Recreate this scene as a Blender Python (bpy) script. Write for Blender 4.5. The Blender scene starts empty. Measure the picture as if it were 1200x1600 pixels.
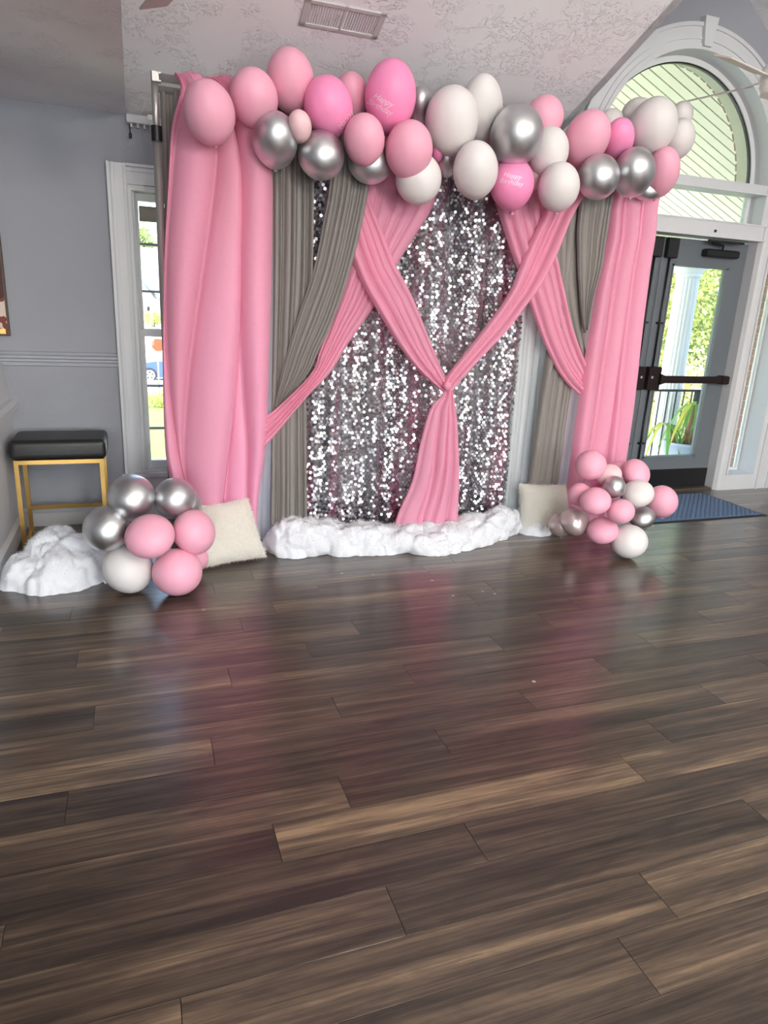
import bpy, bmesh, math, random
from mathutils import Vector, Matrix, noise
random.seed(7)
C = bpy.context.scene.collection
sc = bpy.context.scene
PI = math.pi
R = math.radians

# ------------------------------------------------------------------ camera
# x runs along the back wall, y runs towards it, z is up; the camera stands at x=0, y=0
H, F = 1.45, 1070.05
PIT, ROL, YAW = R(16.5316), R(2.767), R(20.0)
def _uv(d):
    return Vector((d[0]*math.cos(YAW)+d[1]*math.sin(YAW), -d[0]*math.sin(YAW)+d[1]*math.cos(YAW), d[2]))
_fw = Vector((0, math.cos(PIT), -math.sin(PIT))); _up = Vector((0, math.sin(PIT), math.cos(PIT))); _rt = Vector((1, 0, 0))
FW = _uv(_fw); RT = _uv(math.cos(ROL)*_rt+math.sin(ROL)*_up); UP = _uv(-math.sin(ROL)*_rt+math.cos(ROL)*_up)
CAM = Vector((0, 0, H))
cd = bpy.data.cameras.new('camera'); cam = bpy.data.objects.new('camera', cd); C.objects.link(cam)
m3 = Matrix((RT, UP, -FW)).transposed()
cam.matrix_world = Matrix.Translation(CAM) @ m3.to_4x4()
cd.sensor_fit = 'VERTICAL'; cd.sensor_height = 36; cd.lens = 36*F/1600; cd.clip_start = 0.02; cd.clip_end = 500
sc.camera = cam
def ray(px, py): return FW + RT*((px-600)/F) - UP*((py-800)/F)
def at(px, py, y):
    """point of the wall-parallel plane y that the photograph shows at this pixel"""
    d = ray(px, py); return CAM + d*(y/d.y)
def onz(px, py, z=0.0):
    d = ray(px, py); return CAM + d*((z-H)/d.z)

# ------------------------------------------------------------------ world, sun, lamps, exposure
w = bpy.data.worlds.new('sky'); sc.world = w; w.use_nodes = True
nt = w.node_tree; nt.nodes.clear()
o = nt.nodes.new('ShaderNodeOutputWorld'); b = nt.nodes.new('ShaderNodeBackground'); s = nt.nodes.new('ShaderNodeTexSky')
s.sky_type = 'NISHITA'; s.sun_disc = False; s.sun_elevation = R(46); s.sun_rotation = R(250); s.dust_density = 3.0; s.air_density = 1.2
b.inputs['Strength'].default_value = 1.0
nt.links.new(s.outputs[0], b.inputs[0]); nt.links.new(b.outputs[0], o.inputs[0])
sl = bpy.data.lights.new('sun', 'SUN'); sl.energy = 8.5; sl.angle = R(1.0); sl.color = (1, .95, .86)
so = bpy.data.objects.new('sun', sl); C.objects.link(so)
so.rotation_euler = Vector((0.80, 0.40, -0.85)).to_track_quat('-Z', 'Y').to_euler(); so.location = (-6, -4, 12)
WINDOW_LIGHT = 72.0
FILL_GLOW = 136.0      # glow of the fill globes added to brighten the room
vs = sc.view_settings
vs.view_transform = 'Standard'; vs.look = 'None'; vs.gamma = 1.0; vs.use_curve_mapping = False
vs.exposure = 0.52
sc.cycles.max_bounces = 8; sc.cycles.diffuse_bounces = 4; sc.cycles.glossy_bounces = 4; sc.cycles.transparent_max_bounces = 12
sc.cycles.sample_clamp_indirect = 6.0
sc.cycles.caustics_reflective = False; sc.cycles.caustics_refractive = False

# ------------------------------------------------------------------ materials
MATS = {}
def srgb(r, g, b):
    f = lambda c: ((c/255+.055)/1.055)**2.4 if c > 10 else c/255/12.92
    return (f(r), f(g), f(b), 1)
def mat(name, col, rough=.5, metal=0, noise_scale=0, var=.08, bump=0, bump_scale=50, trans=0, sheen=0, coat=0, spec=.5, stretch=(1, 1, 1), coord='Object', sss=0, emit=None):
    if name in MATS: return MATS[name]
    m = bpy.data.materials.new(name); m.use_nodes = True; MATS[name] = m
    n = m.node_tree; p = n.nodes['Principled BSDF']; L = n.links.new
    c = srgb(*col)
    p.inputs['Base Color'].default_value = c; p.inputs['Roughness'].default_value = rough; p.inputs['Metallic'].default_value = metal
    p.inputs['Specular IOR Level'].default_value = spec
    if sheen: p.inputs['Sheen Weight'].default_value = sheen
    if coat: p.inputs['Coat Weight'].default_value = coat; p.inputs['Coat Roughness'].default_value = .12
    if sss: p.inputs['Subsurface Weight'].default_value = sss; p.inputs['Subsurface Radius'].default_value = (.03, .02, .02); p.inputs['Subsurface Scale'].default_value = 1
    if emit: p.inputs['Emission Color'].default_value = c; p.inputs['Emission Strength'].default_value = emit
    tc = n.nodes.new('ShaderNodeTexCoord'); mp = n.nodes.new('ShaderNodeMapping'); mp.inputs['Scale'].default_value = stretch
    L(tc.outputs[coord], mp.inputs['Vector'])
    if noise_scale:
        t = n.nodes.new('ShaderNodeTexNoise'); t.inputs['Scale'].default_value = noise_scale; t.inputs['Detail'].default_value = 5
        L(mp.outputs[0], t.inputs['Vector'])
        mx = n.nodes.new('ShaderNodeMix'); mx.data_type = 'RGBA'
        mx.inputs[6].default_value = tuple(max(0, x*(1-var)) for x in c[:3])+(1,); mx.inputs[7].default_value = tuple(min(1, x*(1+var)) for x in c[:3])+(1,)
        L(t.outputs['Fac'], mx.inputs[0]); L(mx.outputs[2], p.inputs['Base Color'])
    if bump:
        t2 = n.nodes.new('ShaderNodeTexNoise'); t2.inputs['Scale'].default_value = bump_scale; t2.inputs['Detail'].default_value = 4
        L(mp.outputs[0], t2.inputs['Vector'])
        bp = n.nodes.new('ShaderNodeBump'); bp.inputs['Strength'].default_value = bump; bp.inputs['Distance'].default_value = .01
        L(t2.outputs['Fac'], bp.inputs['Height']); L(bp.outputs[0], p.inputs['Normal'])
    if trans:
        tr = n.nodes.new('ShaderNodeBsdfTranslucent'); tr.inputs['Color'].default_value = c
        ms = n.nodes.new('ShaderNodeMixShader'); ms.inputs[0].default_value = trans
        out = n.nodes['Material Output']
        L(p.outputs[0], ms.inputs[1]); L(tr.outputs[0], ms.inputs[2]); L(ms.outputs[0], out.inputs['Surface'])
    return m
def glass_mat():
    if 'glass' in MATS: return MATS['glass']
    m = bpy.data.materials.new('glass'); m.use_nodes = True; MATS['glass'] = m
    n = m.node_tree; L = n.links.new; n.nodes.remove(n.nodes['Principled BSDF'])
    tr = n.nodes.new('ShaderNodeBsdfTransparent'); tr.inputs[0].default_value = (.95, .98, .97, 1)
    gl = n.nodes.new('ShaderNodeBsdfGlossy'); gl.inputs['Roughness'].default_value = .02
    fr = n.nodes.new('ShaderNodeFresnel'); fr.inputs[0].default_value = 1.3
    ms = n.nodes.new('ShaderNodeMixShader'); L(fr.outputs[0], ms.inputs[0]); L(tr.outputs[0], ms.inputs[1]); L(gl.outputs[0], ms.inputs[2])
    L(ms.outputs[0], n.nodes['Material Output'].inputs['Surface'])
    return m
def wood_mat():
    m = bpy.data.materials.new('plank_wood'); m.use_nodes = True; n = m.node_tree; L = n.links.new; p = n.nodes['Principled BSDF']
    N = n.nodes.new
    tc = N('ShaderNodeTexCoord'); oi = N('ShaderNodeObjectInfo')
    mul = N('ShaderNodeVectorMath'); mul.operation = 'SCALE'; mul.inputs[0].default_value = (37, 53, 11); L(oi.outputs['Random'], mul.inputs['Scale'])
    add = N('ShaderNodeVectorMath'); add.operation = 'ADD'; L(tc.outputs['Object'], add.inputs[0]); L(mul.outputs[0], add.inputs[1])
    def streak(sx, sy, detail, dist):
        mp = N('ShaderNodeMapping'); mp.inputs['Scale'].default_value = (sx, sy, 1); L(add.outputs[0], mp.inputs[0])
        t = N('ShaderNodeTexNoise'); t.inputs['Scale'].default_value = 1; t.inputs['Detail'].default_value = detail; t.inputs['Distortion'].default_value = dist; t.inputs['Roughness'].default_value = .62
        L(mp.outputs[0], t.inputs['Vector']); return t
    a = streak(.75, 13, 4, .5); c = streak(2.2, 95, 7, .35); kn = streak(3.2, 17, 3, 1.6)
    mixv = N('ShaderNodeMath'); mixv.operation = 'MULTIPLY_ADD'; mixv.inputs[1].default_value = .34; L(c.outputs['Fac'], mixv.inputs[0])
    sc1 = N('ShaderNodeMath'); sc1.operation = 'MULTIPLY_ADD'; sc1.inputs[1].default_value = .50; L(a.outputs['Fac'], sc1.inputs[0])
    sc2 = N('ShaderNodeMath'); sc2.operation = 'MULTIPLY'; sc2.inputs[1].default_value = .16; L(kn.outputs['Fac'], sc2.inputs[0]); L(sc2.outputs[0], sc1.inputs[2])
    L(sc1.outputs[0], mixv.inputs[2])
    off = N('ShaderNodeMath'); off.operation = 'MULTIPLY_ADD'; off.inputs[1].default_value = .11; off.inputs[2].default_value = -.055
    wn = N('ShaderNodeTexWhiteNoise'); wn.noise_dimensions = '1D'; L(oi.outputs['Random'], wn.inputs['W']); L(wn.outputs['Value'], off.inputs[0])
    fin = N('ShaderNodeMath'); fin.operation = 'ADD'; L(mixv.outputs[0], fin.inputs[0]); L(off.outputs[0], fin.inputs[1])
    cr = N('ShaderNodeValToRGB'); e = cr.color_ramp.elements
    e[0].position = .38; e[0].color = srgb(33, 26, 21); e[1].position = .68; e[1].color = srgb(142, 119, 94)
    for pos, col in ((.45, (54, 44, 36)), (.52, (74, 61, 50)), (.585, (98, 82, 66))):
        q = e.new(pos); q.color = srgb(*col)
    L(fin.outputs[0], cr.inputs[0]); L(cr.outputs[0], p.inputs['Base Color'])
    rr = N('ShaderNodeMapRange'); rr.inputs[3].default_value = .27; rr.inputs[4].default_value = .40; L(c.outputs['Fac'], rr.inputs[0]); L(rr.outputs[0], p.inputs['Roughness'])
    bp = N('ShaderNodeBump'); bp.inputs['Strength'].default_value = .10; bp.inputs['Distance'].default_value = .004; L(c.outputs['Fac'], bp.inputs['Height']); L(bp.outputs[0], p.inputs['Normal'])
    p.inputs['Specular IOR Level'].default_value = .3
    p.inputs['Coat Weight'].default_value = .8; p.inputs['Coat Roughness'].default_value = .22; p.inputs['Coat IOR'].default_value = 1.5
    return m
def plaster_mat():
    m = mat('ceiling_plaster', (244, 243, 246), .9); n = m.node_tree; L = n.links.new; N = n.nodes.new; p = n.nodes['Principled BSDF']
    tc = N('ShaderNodeTexCoord')
    t = N('ShaderNodeTexNoise'); t.inputs['Scale'].default_value = 34; t.inputs['Detail'].default_value = 4; t.inputs['Distortion'].default_value = 1.6; L(tc.outputs['Object'], t.inputs['Vector'])
    big = N('ShaderNodeTexNoise'); big.inputs['Scale'].default_value = 5; L(tc.outputs['Object'], big.inputs['Vector'])
    r1 = N('ShaderNodeMapRange'); r1.inputs[1].default_value = .53; r1.inputs[2].default_value = .62; L(t.outputs['Fac'], r1.inputs[0])
    r2 = N('ShaderNodeMapRange'); r2.inputs[1].default_value = .45; r2.inputs[2].default_value = .56; L(big.outputs['Fac'], r2.inputs[0])
    mm = N('ShaderNodeMath'); mm.operation = 'MULTIPLY'; L(r1.outputs[0], mm.inputs[0]); L(r2.outputs[0], mm.inputs[1])
    bp = N('ShaderNodeBump'); bp.inputs['Strength'].default_value = .8; bp.inputs['Distance'].default_value = .006; L(mm.outputs[0], bp.inputs['Height']); L(bp.outputs[0], p.inputs['Normal'])
    return m
M_wall = mat('wall_paint', (152, 155, 163), .75, noise_scale=3, var=.03, bump=.12, bump_scale=160)
M_ceil = plaster_mat()
M_trim = mat('white_trim', (208, 210, 213), .42, noise_scale=4, var=.03)
M_wood = wood_mat()
M_groove = mat('floor_groove', (26, 21, 18), .8, noise_scale=9, var=.1)
M_pink = mat('pink_cloth', (247, 168, 197), .62, trans=.32, sheen=.25, noise_scale=60, var=.05, bump=.05, bump_scale=350)
M_grey = mat('grey_cloth', (134, 129, 125), .6, trans=.10, sheen=.2, noise_scale=60, var=.06)
M_white_cloth = mat('white_satin', (225, 228, 232), .38, trans=.35, noise_scale=30, var=.04)
M_metal = mat('brushed_aluminium', (190, 188, 184), .42, .75, noise_scale=30, var=.08, stretch=(1, 1, .05))
M_black = mat('black_plastic', (20, 20, 22), .4, noise_scale=20, var=.15)
M_dark = mat('bronze_metal', (44, 34, 33), .42, .6, noise_scale=20, var=.12)
M_gold = mat('gold_metal', (188, 150, 86), .32, .9, noise_scale=30, var=.1)
M_leather = mat('black_leather', (27, 26, 26), .42, noise_scale=60, var=.15, bump=.15, bump_scale=220)
M_cotton = mat('cotton', (228, 230, 235), .95, noise_scale=14, var=.03, bump=.25, bump_scale=120)
M_fur = mat('cream_fur', (255, 253, 246), .9, noise_scale=20, var=.02, trans=.45)
M_door = mat('door_paint', (100, 107, 113), .45, noise_scale=5, var=.04)
M_mat = mat('mat_fibre', (92, 112, 140), .95, noise_scale=180, var=.25, bump=.5, bump_scale=300)
M_matedge = mat('mat_rubber', (24, 28, 38), .7, noise_scale=40, var=.1)
BAL = {
 'pink': mat('balloon_pink', (238, 172, 194), .45, noise_scale=2, var=.02, sss=.1, spec=.4),
 'hot': mat('balloon_bright_pink', (248, 150, 196), .42, noise_scale=2, var=.02, sss=.1, spec=.4),
 'white': mat('balloon_white', (226, 222, 221), .45, noise_scale=2, var=.02, sss=.1, spec=.4),
 'pale': mat('balloon_pale_pink', (236, 200, 205), .42, noise_scale=2, var=.02, sss=.1, spec=.4),
 'pearl': mat('balloon_pearl', (205, 188, 188), .25, .55, noise_scale=2, var=.03, coat=.2),
 'silver': mat('balloon_silver', (206, 207, 209), .40, 1, noise_scale=2, var=.04),
}

# ------------------------------------------------------------------ mesh helpers
class MB:
    def __init__(s): s.v = []; s.f = []
    def add(s, vs, fs):
        n = len(s.v); s.v += [tuple(v) for v in vs]; s.f += [tuple(i+n for i in f) for f in fs]; return s
    def box(s, x0, x1, y0, y1, z0, z1, M=None, c=0):
        if c:
            vs = []; 
            for z, k in ((z0, c), (z0+c, 0), (z1-c, 0), (z1, c)):
                for (x, y) in ((x0+k, y0+k), (x1-k, y0+k), (x1-k, y1-k), (x0+k, y1-k)): vs.append(Vector((x, y, z)))
            fs = [(3, 2, 1, 0), (12, 13, 14, 15)]
            for l in range(3):
                for i in range(4): fs.append((l*4+i, l*4+(i+1) % 4, l*4+4+(i+1) % 4, l*4+4+i))
        else:
            vs = [Vector((x, y, z)) for z in (z0, z1) for (x, y) in ((x0, y0), (x1, y0), (x1, y1), (x0, y1))]
            fs = [(3, 2, 1, 0), (4, 5, 6, 7), (0, 1, 5, 4), (1, 2, 6, 5), (2, 3, 7, 6), (3, 0, 4, 7)]
        if M: vs = [M @ v for v in vs]
        return s.add(vs, fs)
    def tube(s, pts, r, n=12, cap=True):
        pts = [Vector(p) for p in pts]; rs = r if isinstance(r, (list, tuple)) else [r]*len(pts)
        vs = []; fs = []
        for i, p in enumerate(pts):
            d = (pts[min(i+1, len(pts)-1)]-pts[max(i-1, 0)]).normalized()
            a = d.cross(Vector((0, 0, 1)) if abs(d.z) < .9 else Vector((1, 0, 0))).normalized(); bb = d.cross(a)
            for k in range(n):
                t = 2*PI*k/n; vs.append(p+(a*math.cos(t)+bb*math.sin(t))*rs[i])
        for i in range(len(pts)-1):
            for k in range(n): fs.append((i*n+k, i*n+(k+1) % n, (i+1)*n+(k+1) % n, (i+1)*n+k))
        if cap: fs.append(tuple(range(n))[::-1]); fs.append(tuple(range((len(pts)-1)*n, len(pts)*n)))
        return s.add(vs, fs)
    def lathe(s, prof, c=(0, 0, 0), n=24, M=None):
        vs = []; fs = []
        for (r, z) in prof:
            for k in range(n):
                t = 2*PI*k/n; vs.append(Vector((r*math.cos(t), r*math.sin(t), z)))
        for i in range(len(prof)-1):
            for k in range(n): fs.append((i*n+k, i*n+(k+1) % n, (i+1)*n+(k+1) % n, (i+1)*n+k))
        fs.append(tuple(range(n))[::-1]); fs.append(tuple(range((len(prof)-1)*n, len(prof)*n)))
        M = M or Matrix(); vs = [Vector(c)+(M @ v) for v in vs]
        return s.add(vs, fs)
    def prism(s, poly, y0, y1, axis='y'):
        """poly in (x,z) extruded along y (or in (x,y) along z, or (y,z) along x)"""
        n = len(poly)
        f = {'y': lambda p, t: (p[0], t, p[1]), 'z': lambda p, t: (p[0], p[1], t), 'x': lambda p, t: (t, p[0], p[1])}[axis]
        vs = [f(p, y0) for p in poly]+[f(p, y1) for p in poly]
        fs = [tuple(range(n)), tuple(range(n, 2*n))[::-1]]+[(i, i+n, (i+1) % n+n, (i+1) % n) for i in range(n)]
        return s.add(vs, fs)
    def ring(s, cx, cz, r0, r1, y0, y1, a0, a1, n=48):
        vs = []; fs = []
        for i in range(n+1):
            a = a0+(a1-a0)*i/n; c_, s_ = math.cos(a), math.sin(a)
            for (r, y) in ((r0, y0), (r1, y0), (r1, y1), (r0, y1)): vs.append((cx+r*c_, y, cz+r*s_))
        for i in range(n):
            for k in range(4): fs.append((i*4+k, i*4+(k+1) % 4, i*4+4+(k+1) % 4, i*4+4+k))
        fs.append((0, 3, 2, 1)); fs.append((n*4, n*4+1, n*4+2, n*4+3))
        return s.add(vs, fs)
    def build(s, name, m, parent=None, smooth=False, loc=None, fix=True):
        me = bpy.data.meshes.new(name); me.from_pydata(s.v, [], s.f); me.materials.append(m)
        if fix:
            bm = bmesh.new(); bm.from_mesh(me); bmesh.ops.recalc_face_normals(bm, faces=bm.faces); bm.to_mesh(me); bm.free()
        if smooth:
            me.polygons.foreach_set('use_smooth', [True]*len(me.polygons))
            if smooth == 'auto':
                try: me.set_sharp_from_angle(angle=R(38))
                except Exception: pass
        ob = bpy.data.objects.new(name, me); C.objects.link(ob)
        if parent: put(ob, parent)
        return ob
def put(ob, parent):
    ob.parent = parent; ob.matrix_parent_inverse = parent.matrix_world.inverted()
def tag(ob, label=None, cat=None, group=None, kind=None):
    if label: ob['label'] = label
    if cat: ob['category'] = cat
    if group: ob['group'] = group
    if kind: ob['kind'] = kind
    return ob
def thing(name, label, cat, loc=(0, 0, 0), group=None, kind=None):
    e = bpy.data.objects.new(name, None); C.objects.link(e); e.location = loc; e.empty_display_size = .1
    e.matrix_world = Matrix.Translation(Vector(loc))
    return tag(e, label, cat, group, kind)
def struct(ob, label=None): 
    ob['kind'] = 'structure'
    if label: ob['label'] = label
    return ob
def slab(outer, holes, y0, y1):
    """wall slab in the x-z plane with holes"""
    bm = bmesh.new(); loops = [outer]+holes; front = []
    for y in (y0, y1):
        es = []
        for lp in loops:
            vs = [bm.verts.new((p[0], y, p[1])) for p in lp]
            for i in range(len(vs)): es.append(bm.edges.new((vs[i], vs[(i+1) % len(vs)])))
            front.append(vs)
        bmesh.ops.triangle_fill(bm, use_beauty=True, edges=es, use_dissolve=False)
    k = len(loops)
    for a, c in zip(front[:k], front[k:]):
        for i in range(len(a)):
            j = (i+1) % len(a); bm.faces.new((a[i], a[j], c[j], c[i]))
    bmesh.ops.recalc_face_normals(bm, faces=bm.faces)
    mb = MB(); bm.verts.index_update(); mb.v = [tuple(v.co) for v in bm.verts]; mb.f = [tuple(v.index for v in f.verts) for f in bm.faces]; bm.free()
    return mb

# ------------------------------------------------------------------ room shell
WY = 4.71           # face of the back wall
CZ = 2.455          # its height
DX, DZ, DR = 4.02, 2.53, .85   # arch centre, springing height, radius
RX0, RX1, RY = -3.4, 7.2, -4.71
GL, GR_, GE, GA = 2.68, 5.36, 3.03, 4.00   # dormer sides, eave, apex
SLOPE = .4
def arch(r, a0=0, a1=PI, n=40, cx=DX, cz=DZ): return [(cx+r*math.cos(a0+(a1-a0)*i/n), cz+r*math.sin(a0+(a1-a0)*i/n)) for i in range(n+1)]
WX0, WX1, WZ0, WZ1 = -.005, .80, .335, 2.085     # left window opening
SL = [(5.01, 5.33), (2*DX-5.33, 2*DX-5.01)]       # sidelights
door_hole = [(DX+.90, 0.0), (DX+.90, 2.2), (DX+DR, 2.235)]+arch(DR)+[(DX-DR, 2.235), (DX-.90, 2.2), (DX-.90, 0.0)]
outer = [(RX0, 0), (DX-.90, 0)]+door_hole[::-1][1:-1]+[(DX+.90, 0), (RX1, 0), (RX1, CZ+.02), (GR_, CZ+.02), (GR_, GE), (DX, GA), (GL, GE), (GL, CZ+.02), (RX0, CZ+.02)]
rect = lambda a, b_, c_, d_: [(a, c_), (b_, c_), (b_, d_), (a, d_)]
wall = struct(slab(outer, [rect(WX0-.005, WX1+.005, WZ0-.005, WZ1+.005)]+[rect(a, b_, .135, 2.12) for a, b_ in SL], WY, WY+.22).build('wall_back', M_wall), 'grey painted back wall with white trim')
# rear wall behind the viewer with three tall windows, side walls with gable tops
rz = [rect(x, x+1.9, .5, 2.25) for x in (-2.2, .2, 2.6)]
struct(slab([(RX0, 0), (RX1, 0), (RX1, CZ+.02), (RX0, CZ+.02)], rz, RY-.2, RY).build('wall_rear', M_wall))
def side(name, x0, x1, z0=0.0):
    prof = [(WY, z0), (WY, CZ), (0, CZ+SLOPE*WY), (RY, CZ), (RY, z0)]
    return struct(MB().prism(prof, x0, x1, 'x').build(name, M_wall))
side('wall_left', RX0-.15, RX0); side('wall_right', RX1, RX1+.15)
# ceilings
struct(MB().box(RX0, .01, RY, WY, CZ, CZ+.05).build('ceiling_flat', M_ceil), 'flat white textured ceiling on the left')
zc = lambda y: CZ+SLOPE*(WY-abs(y))
mb = MB()
ye = WY-(GE-CZ)/SLOPE; ya = WY-(GA-CZ)/SLOPE
V = lambda x, y, z=None: (x, y, zc(y) if z is None else z)
def poly3(mb, pts, t=.02):
    n = len(pts); top = [(p[0], p[1], p[2]+t) for p in pts]
    mb.add(list(pts)+top, [tuple(range(n)), tuple(range(n, 2*n))[::-1]]+[(i, i+n, (i+1) % n+n, (i+1) % n) for i in range(n)])
poly3(mb, [V(.01, WY), V(GL, WY), V(GL, ye), V(DX, ya), V(DX, 0), V(.01, 0)])
poly3(mb, [V(GR_, WY), V(RX1, WY), V(RX1, 0), V(DX, 0), V(DX, ya), V(GR_, ye)])
poly3(mb, [V(.01, 0), V(RX1, 0), V(RX1, RY), V(.01, RY)])
struct(mb.build('ceiling', M_ceil), 'sloped white ceiling with knockdown plaster texture')
struct(MB().prism([(WY, CZ+.02), (0, zc(0)), (RY, CZ+.02)], .0, .01, 'x').build('wall_vault', M_wall))
mb = MB()
for x, sgn in ((GL, -1), (GR_, 1)):
    mb.prism([(WY, CZ), (WY, GE), (ye, GE)], x, x+sgn*.05, 'x')
    poly3(mb, [(x, WY, GE), (x, ye, GE), (DX, ya, GA), (DX, WY, GA)])
struct(mb.build('ceiling_dormer', M_ceil), 'small gabled ceiling over the arched window')
# roof shell above, keeps sun out of the joints
# ------------------------------------------------------------------ floor: planks laid along the wall
floor = struct(MB().box(RX0-.1, RX1+.1, RY-.2, WY+.25, -.06, -.0065).build('floor', M_groove), 'dark brown wood plank floor')
PW, PL = .1543, 1.208
JOINT = {0: 1.035, 2: .542, 3: .841, 4: .3, 5: .539, 6: .942, 7: .17, 8: .64, 9: .995, 10: .284, 11: .64, 12: .908, 13: .395, 14: .575, 15: .85, 16: .315, 17: .54}
def plank_mesh(L_, W_):
    g = .0008; ch = .0003; me = bpy.data.meshes.new('plank')
    z1 = 0.0; vs = []
    for z, k in ((-.006, 0), (z1-ch*.8, 0), (z1, ch)):
        for (x, y) in ((g+k, g+k), (L_-g-k, g+k), (L_-g-k, W_-g-k), (g+k, W_-g-k)): vs.append((x, y, z))
    fs = [(8, 9, 10, 11)]
    for l in range(2):
        for i in range(4): fs.append((l*4+i, l*4+(i+1) % 4, l*4+4+(i+1) % 4, l*4+4+i))
    me.from_pydata(vs, [], fs); me.materials.append(M_wood); return me
PM = {}
rnd = random.Random(3)
yb = .952-PW/2
def plank(x0, x1, y, w_=PW):
    key = (round(x1-x0, 2), round(w_, 3))
    if key not in PM: PM[key] = plank_mesh(x1-x0, w_)
    ob = bpy.data.objects.new('plank', PM[key]); C.objects.link(ob); ob.location = (x0, y, 0); ob.parent = floor
XF1 = 6.6
for k in range(-5, 25):
    y = yb+k*PW; j = JOINT.get(k, rnd.random()*PL); xl = -1.35
    wv = min(PW, WY+.02-y)
    if wv < .02: continue
    x = j-PL*math.ceil((j-xl)/PL)
    while x < XF1:
        a, c = max(x, xl), min(x+PL, XF1)
        if c-a > .02: plank(a, c, y, wv)
        x += PL
# far parts of the floor, behind and beside the viewer
me_v, me_f = [], []
far = MB()
def farrow(x0, x1, y):
    x = x0-rnd.random()*PL
    while x < x1:
        a, c = max(x, x0), min(x+PL, x1)
        if c-a > .02: far.box(a+.0006, c-.0006, y+.0006, y+PW-.0006, -.006, 0)
        x += PL
k = -36
while yb+k*PW < WY:
    y = yb+k*PW
    if k < -5:
        if y > RY: farrow(RX0, RX1, y)
    else:
        farrow(RX0, -1.35, y); farrow(XF1, RX1, y)
    k += 1
fo = far.build('plank_field', M_wood, floor, fix=False); fo['kind'] = 'stuff'

# ------------------------------------------------------------------ trims
def molding(name, prof, x0, x1, lab=None):
    """prof in (distance from wall, z), run along the back wall"""
    return struct(MB().prism([(WY-d, z) for d, z in prof], x0, x1, 'x').build(name, M_trim), lab)
RAILP = [(0, 1.015), (.010, 1.02), (.012, 1.038), (.022, 1.046), (.022, 1.058), (.036, 1.066), (.036, 1.078), (.018, 1.088), (.012, 1.10), (0, 1.105)]
struct(MB().prism([(WY-d, z) for d, z in RAILP], RX0, WX0-.112, 'x').build('trim_1', mat('rail_paint', (162, 165, 174), .5, noise_scale=3, var=.03)), 'grey chair rail moulding along the back wall')
BASEP = [(0, 0), (.018, 0), (.018, .085), (.012, .092), (.012, .105), (.006, .118), (0, .12)]
molding('baseboard_back', BASEP, RX0, SL[1][0]-.2, 'white baseboard under the window')
molding('baseboard_right', BASEP, 5.53, RX1)
# window casing
cas = thing('trim_2', 'white moulded casing around the tall window', None, (WX0, WY, WZ0), kind='structure')
def casing_board(x0, x1, z0, z1, vert, flip):
    mb = MB(); mb.box(x0, x1, WY-.018, WY, z0, z1)
    if vert:
        e = x0 if flip else x1; d = 1 if flip else -1
        for k, t in ((0, .040), (.024, .030)):
            a, c_ = sorted((e+d*k, e+d*(k+.016))); mb.box(a, c_, WY-t, WY, z0, z1)
        a, c_ = sorted((e+d*.092, e+d*.105)); mb.box(a, c_, WY-.034, WY, z0, z1)
    else:
        for k, t in ((0, .040), (.024, .030)): mb.box(x0, x1, WY-t, WY, z1-k-.016, z1-k)
        mb.box(x0+.09, x1-.09, WY-.024, WY, z0, z0+.012)
    mb.build('casing_board', M_trim, cas)
casing_board(WX0-.11, WX0, WZ0-.03, WZ1+.11, True, True)
casing_board(WX1, WX1+.11, WZ0-.03, WZ1+.11, True, False)
casing_board(WX0, WX1, WZ1, WZ1+.11, False, False)
MB().box(WX0-.13, WX1+.13, WY-.05, WY+.1, WZ0-.03, WZ0, c=.004).build('sill', M_trim, cas)
MB().box(WX0-.11, WX1+.11, WY-.02, WY, WZ0-.12, WZ0-.03).build('apron', M_trim, cas)
# ------------------------------------------------------------------ double-hung window
win = thing('window_1', 'tall white double-hung window with grey muntin bars', None, (WX0, WY+.12, WZ0), kind='structure')
M_vinyl = mat('window_vinyl', (222, 226, 226), .4, noise_scale=4, var=.03)
M_munt = mat('muntin', (150, 156, 162), .5, noise_scale=8, var=.05)
mb = MB()
mb.box(WX0, WX0+.02, WY, WY+.2, WZ0, WZ1); mb.box(WX1-.02, WX1, WY, WY+.2, WZ0, WZ1); mb.box(WX0+.02, WX1-.02, WY, WY+.2, WZ1-.03, WZ1); mb.box(WX0+.02, WX1-.02, WY, WY+.2, WZ0, WZ0+.012)
mb.box(WX0+.02, WX0+.035, WY+.05, WY+.06, WZ0+.012, WZ1-.03)
mb.build('jamb', M_vinyl, win)
def sash(z0, z1, y, munts, nm):
    f = .037; a, c_ = WX0+.02, WX1-.02
    mb = MB(); mb.box(a, a+f, y, y+.04, z0, z1); mb.box(c_-f, c_, y, y+.04, z0, z1); mb.box(a+f, c_-f, y, y+.04, z1-.042, z1); mb.box(a+f, c_-f, y, y+.04, z0, z0+.05)
    s_ = mb.build(nm, M_vinyl, win)
    MB().box(a+f, c_-f, y+.018, y+.023, z0+.05, z1-.042).build('pane', glass_mat(), s_)
    for z in munts: MB().box(a+f, c_-f, y+.012, y+.030, z-.008, z+.008).build('muntin', M_munt, s_)
    MB().box((a+c_)/2-.008, (a+c_)/2+.008, y+.012, y+.030, z0+.05, z1-.042).build('muntin', M_munt, s_)
zmeet = 1.215
sash(zmeet-.01, WZ1-.03, WY+.11, [at(245, 383, WY+.13).z, at(245, 456, WY+.13).z], 'upper_sash')
sash(WZ0+.012, zmeet+.035, WY+.065, [at(245, 603, WY+.08).z, at(245, 669, WY+.08).z], 'lower_sash')
MB().tube([(WX0+.06, WY+.1, 1.94), (WX1-.06, WY+.1, 1.94)], .045, 14).build('rolled_shade', mat('shade_cloth', (178, 172, 160), .9, noise_scale=30), win, True)

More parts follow.
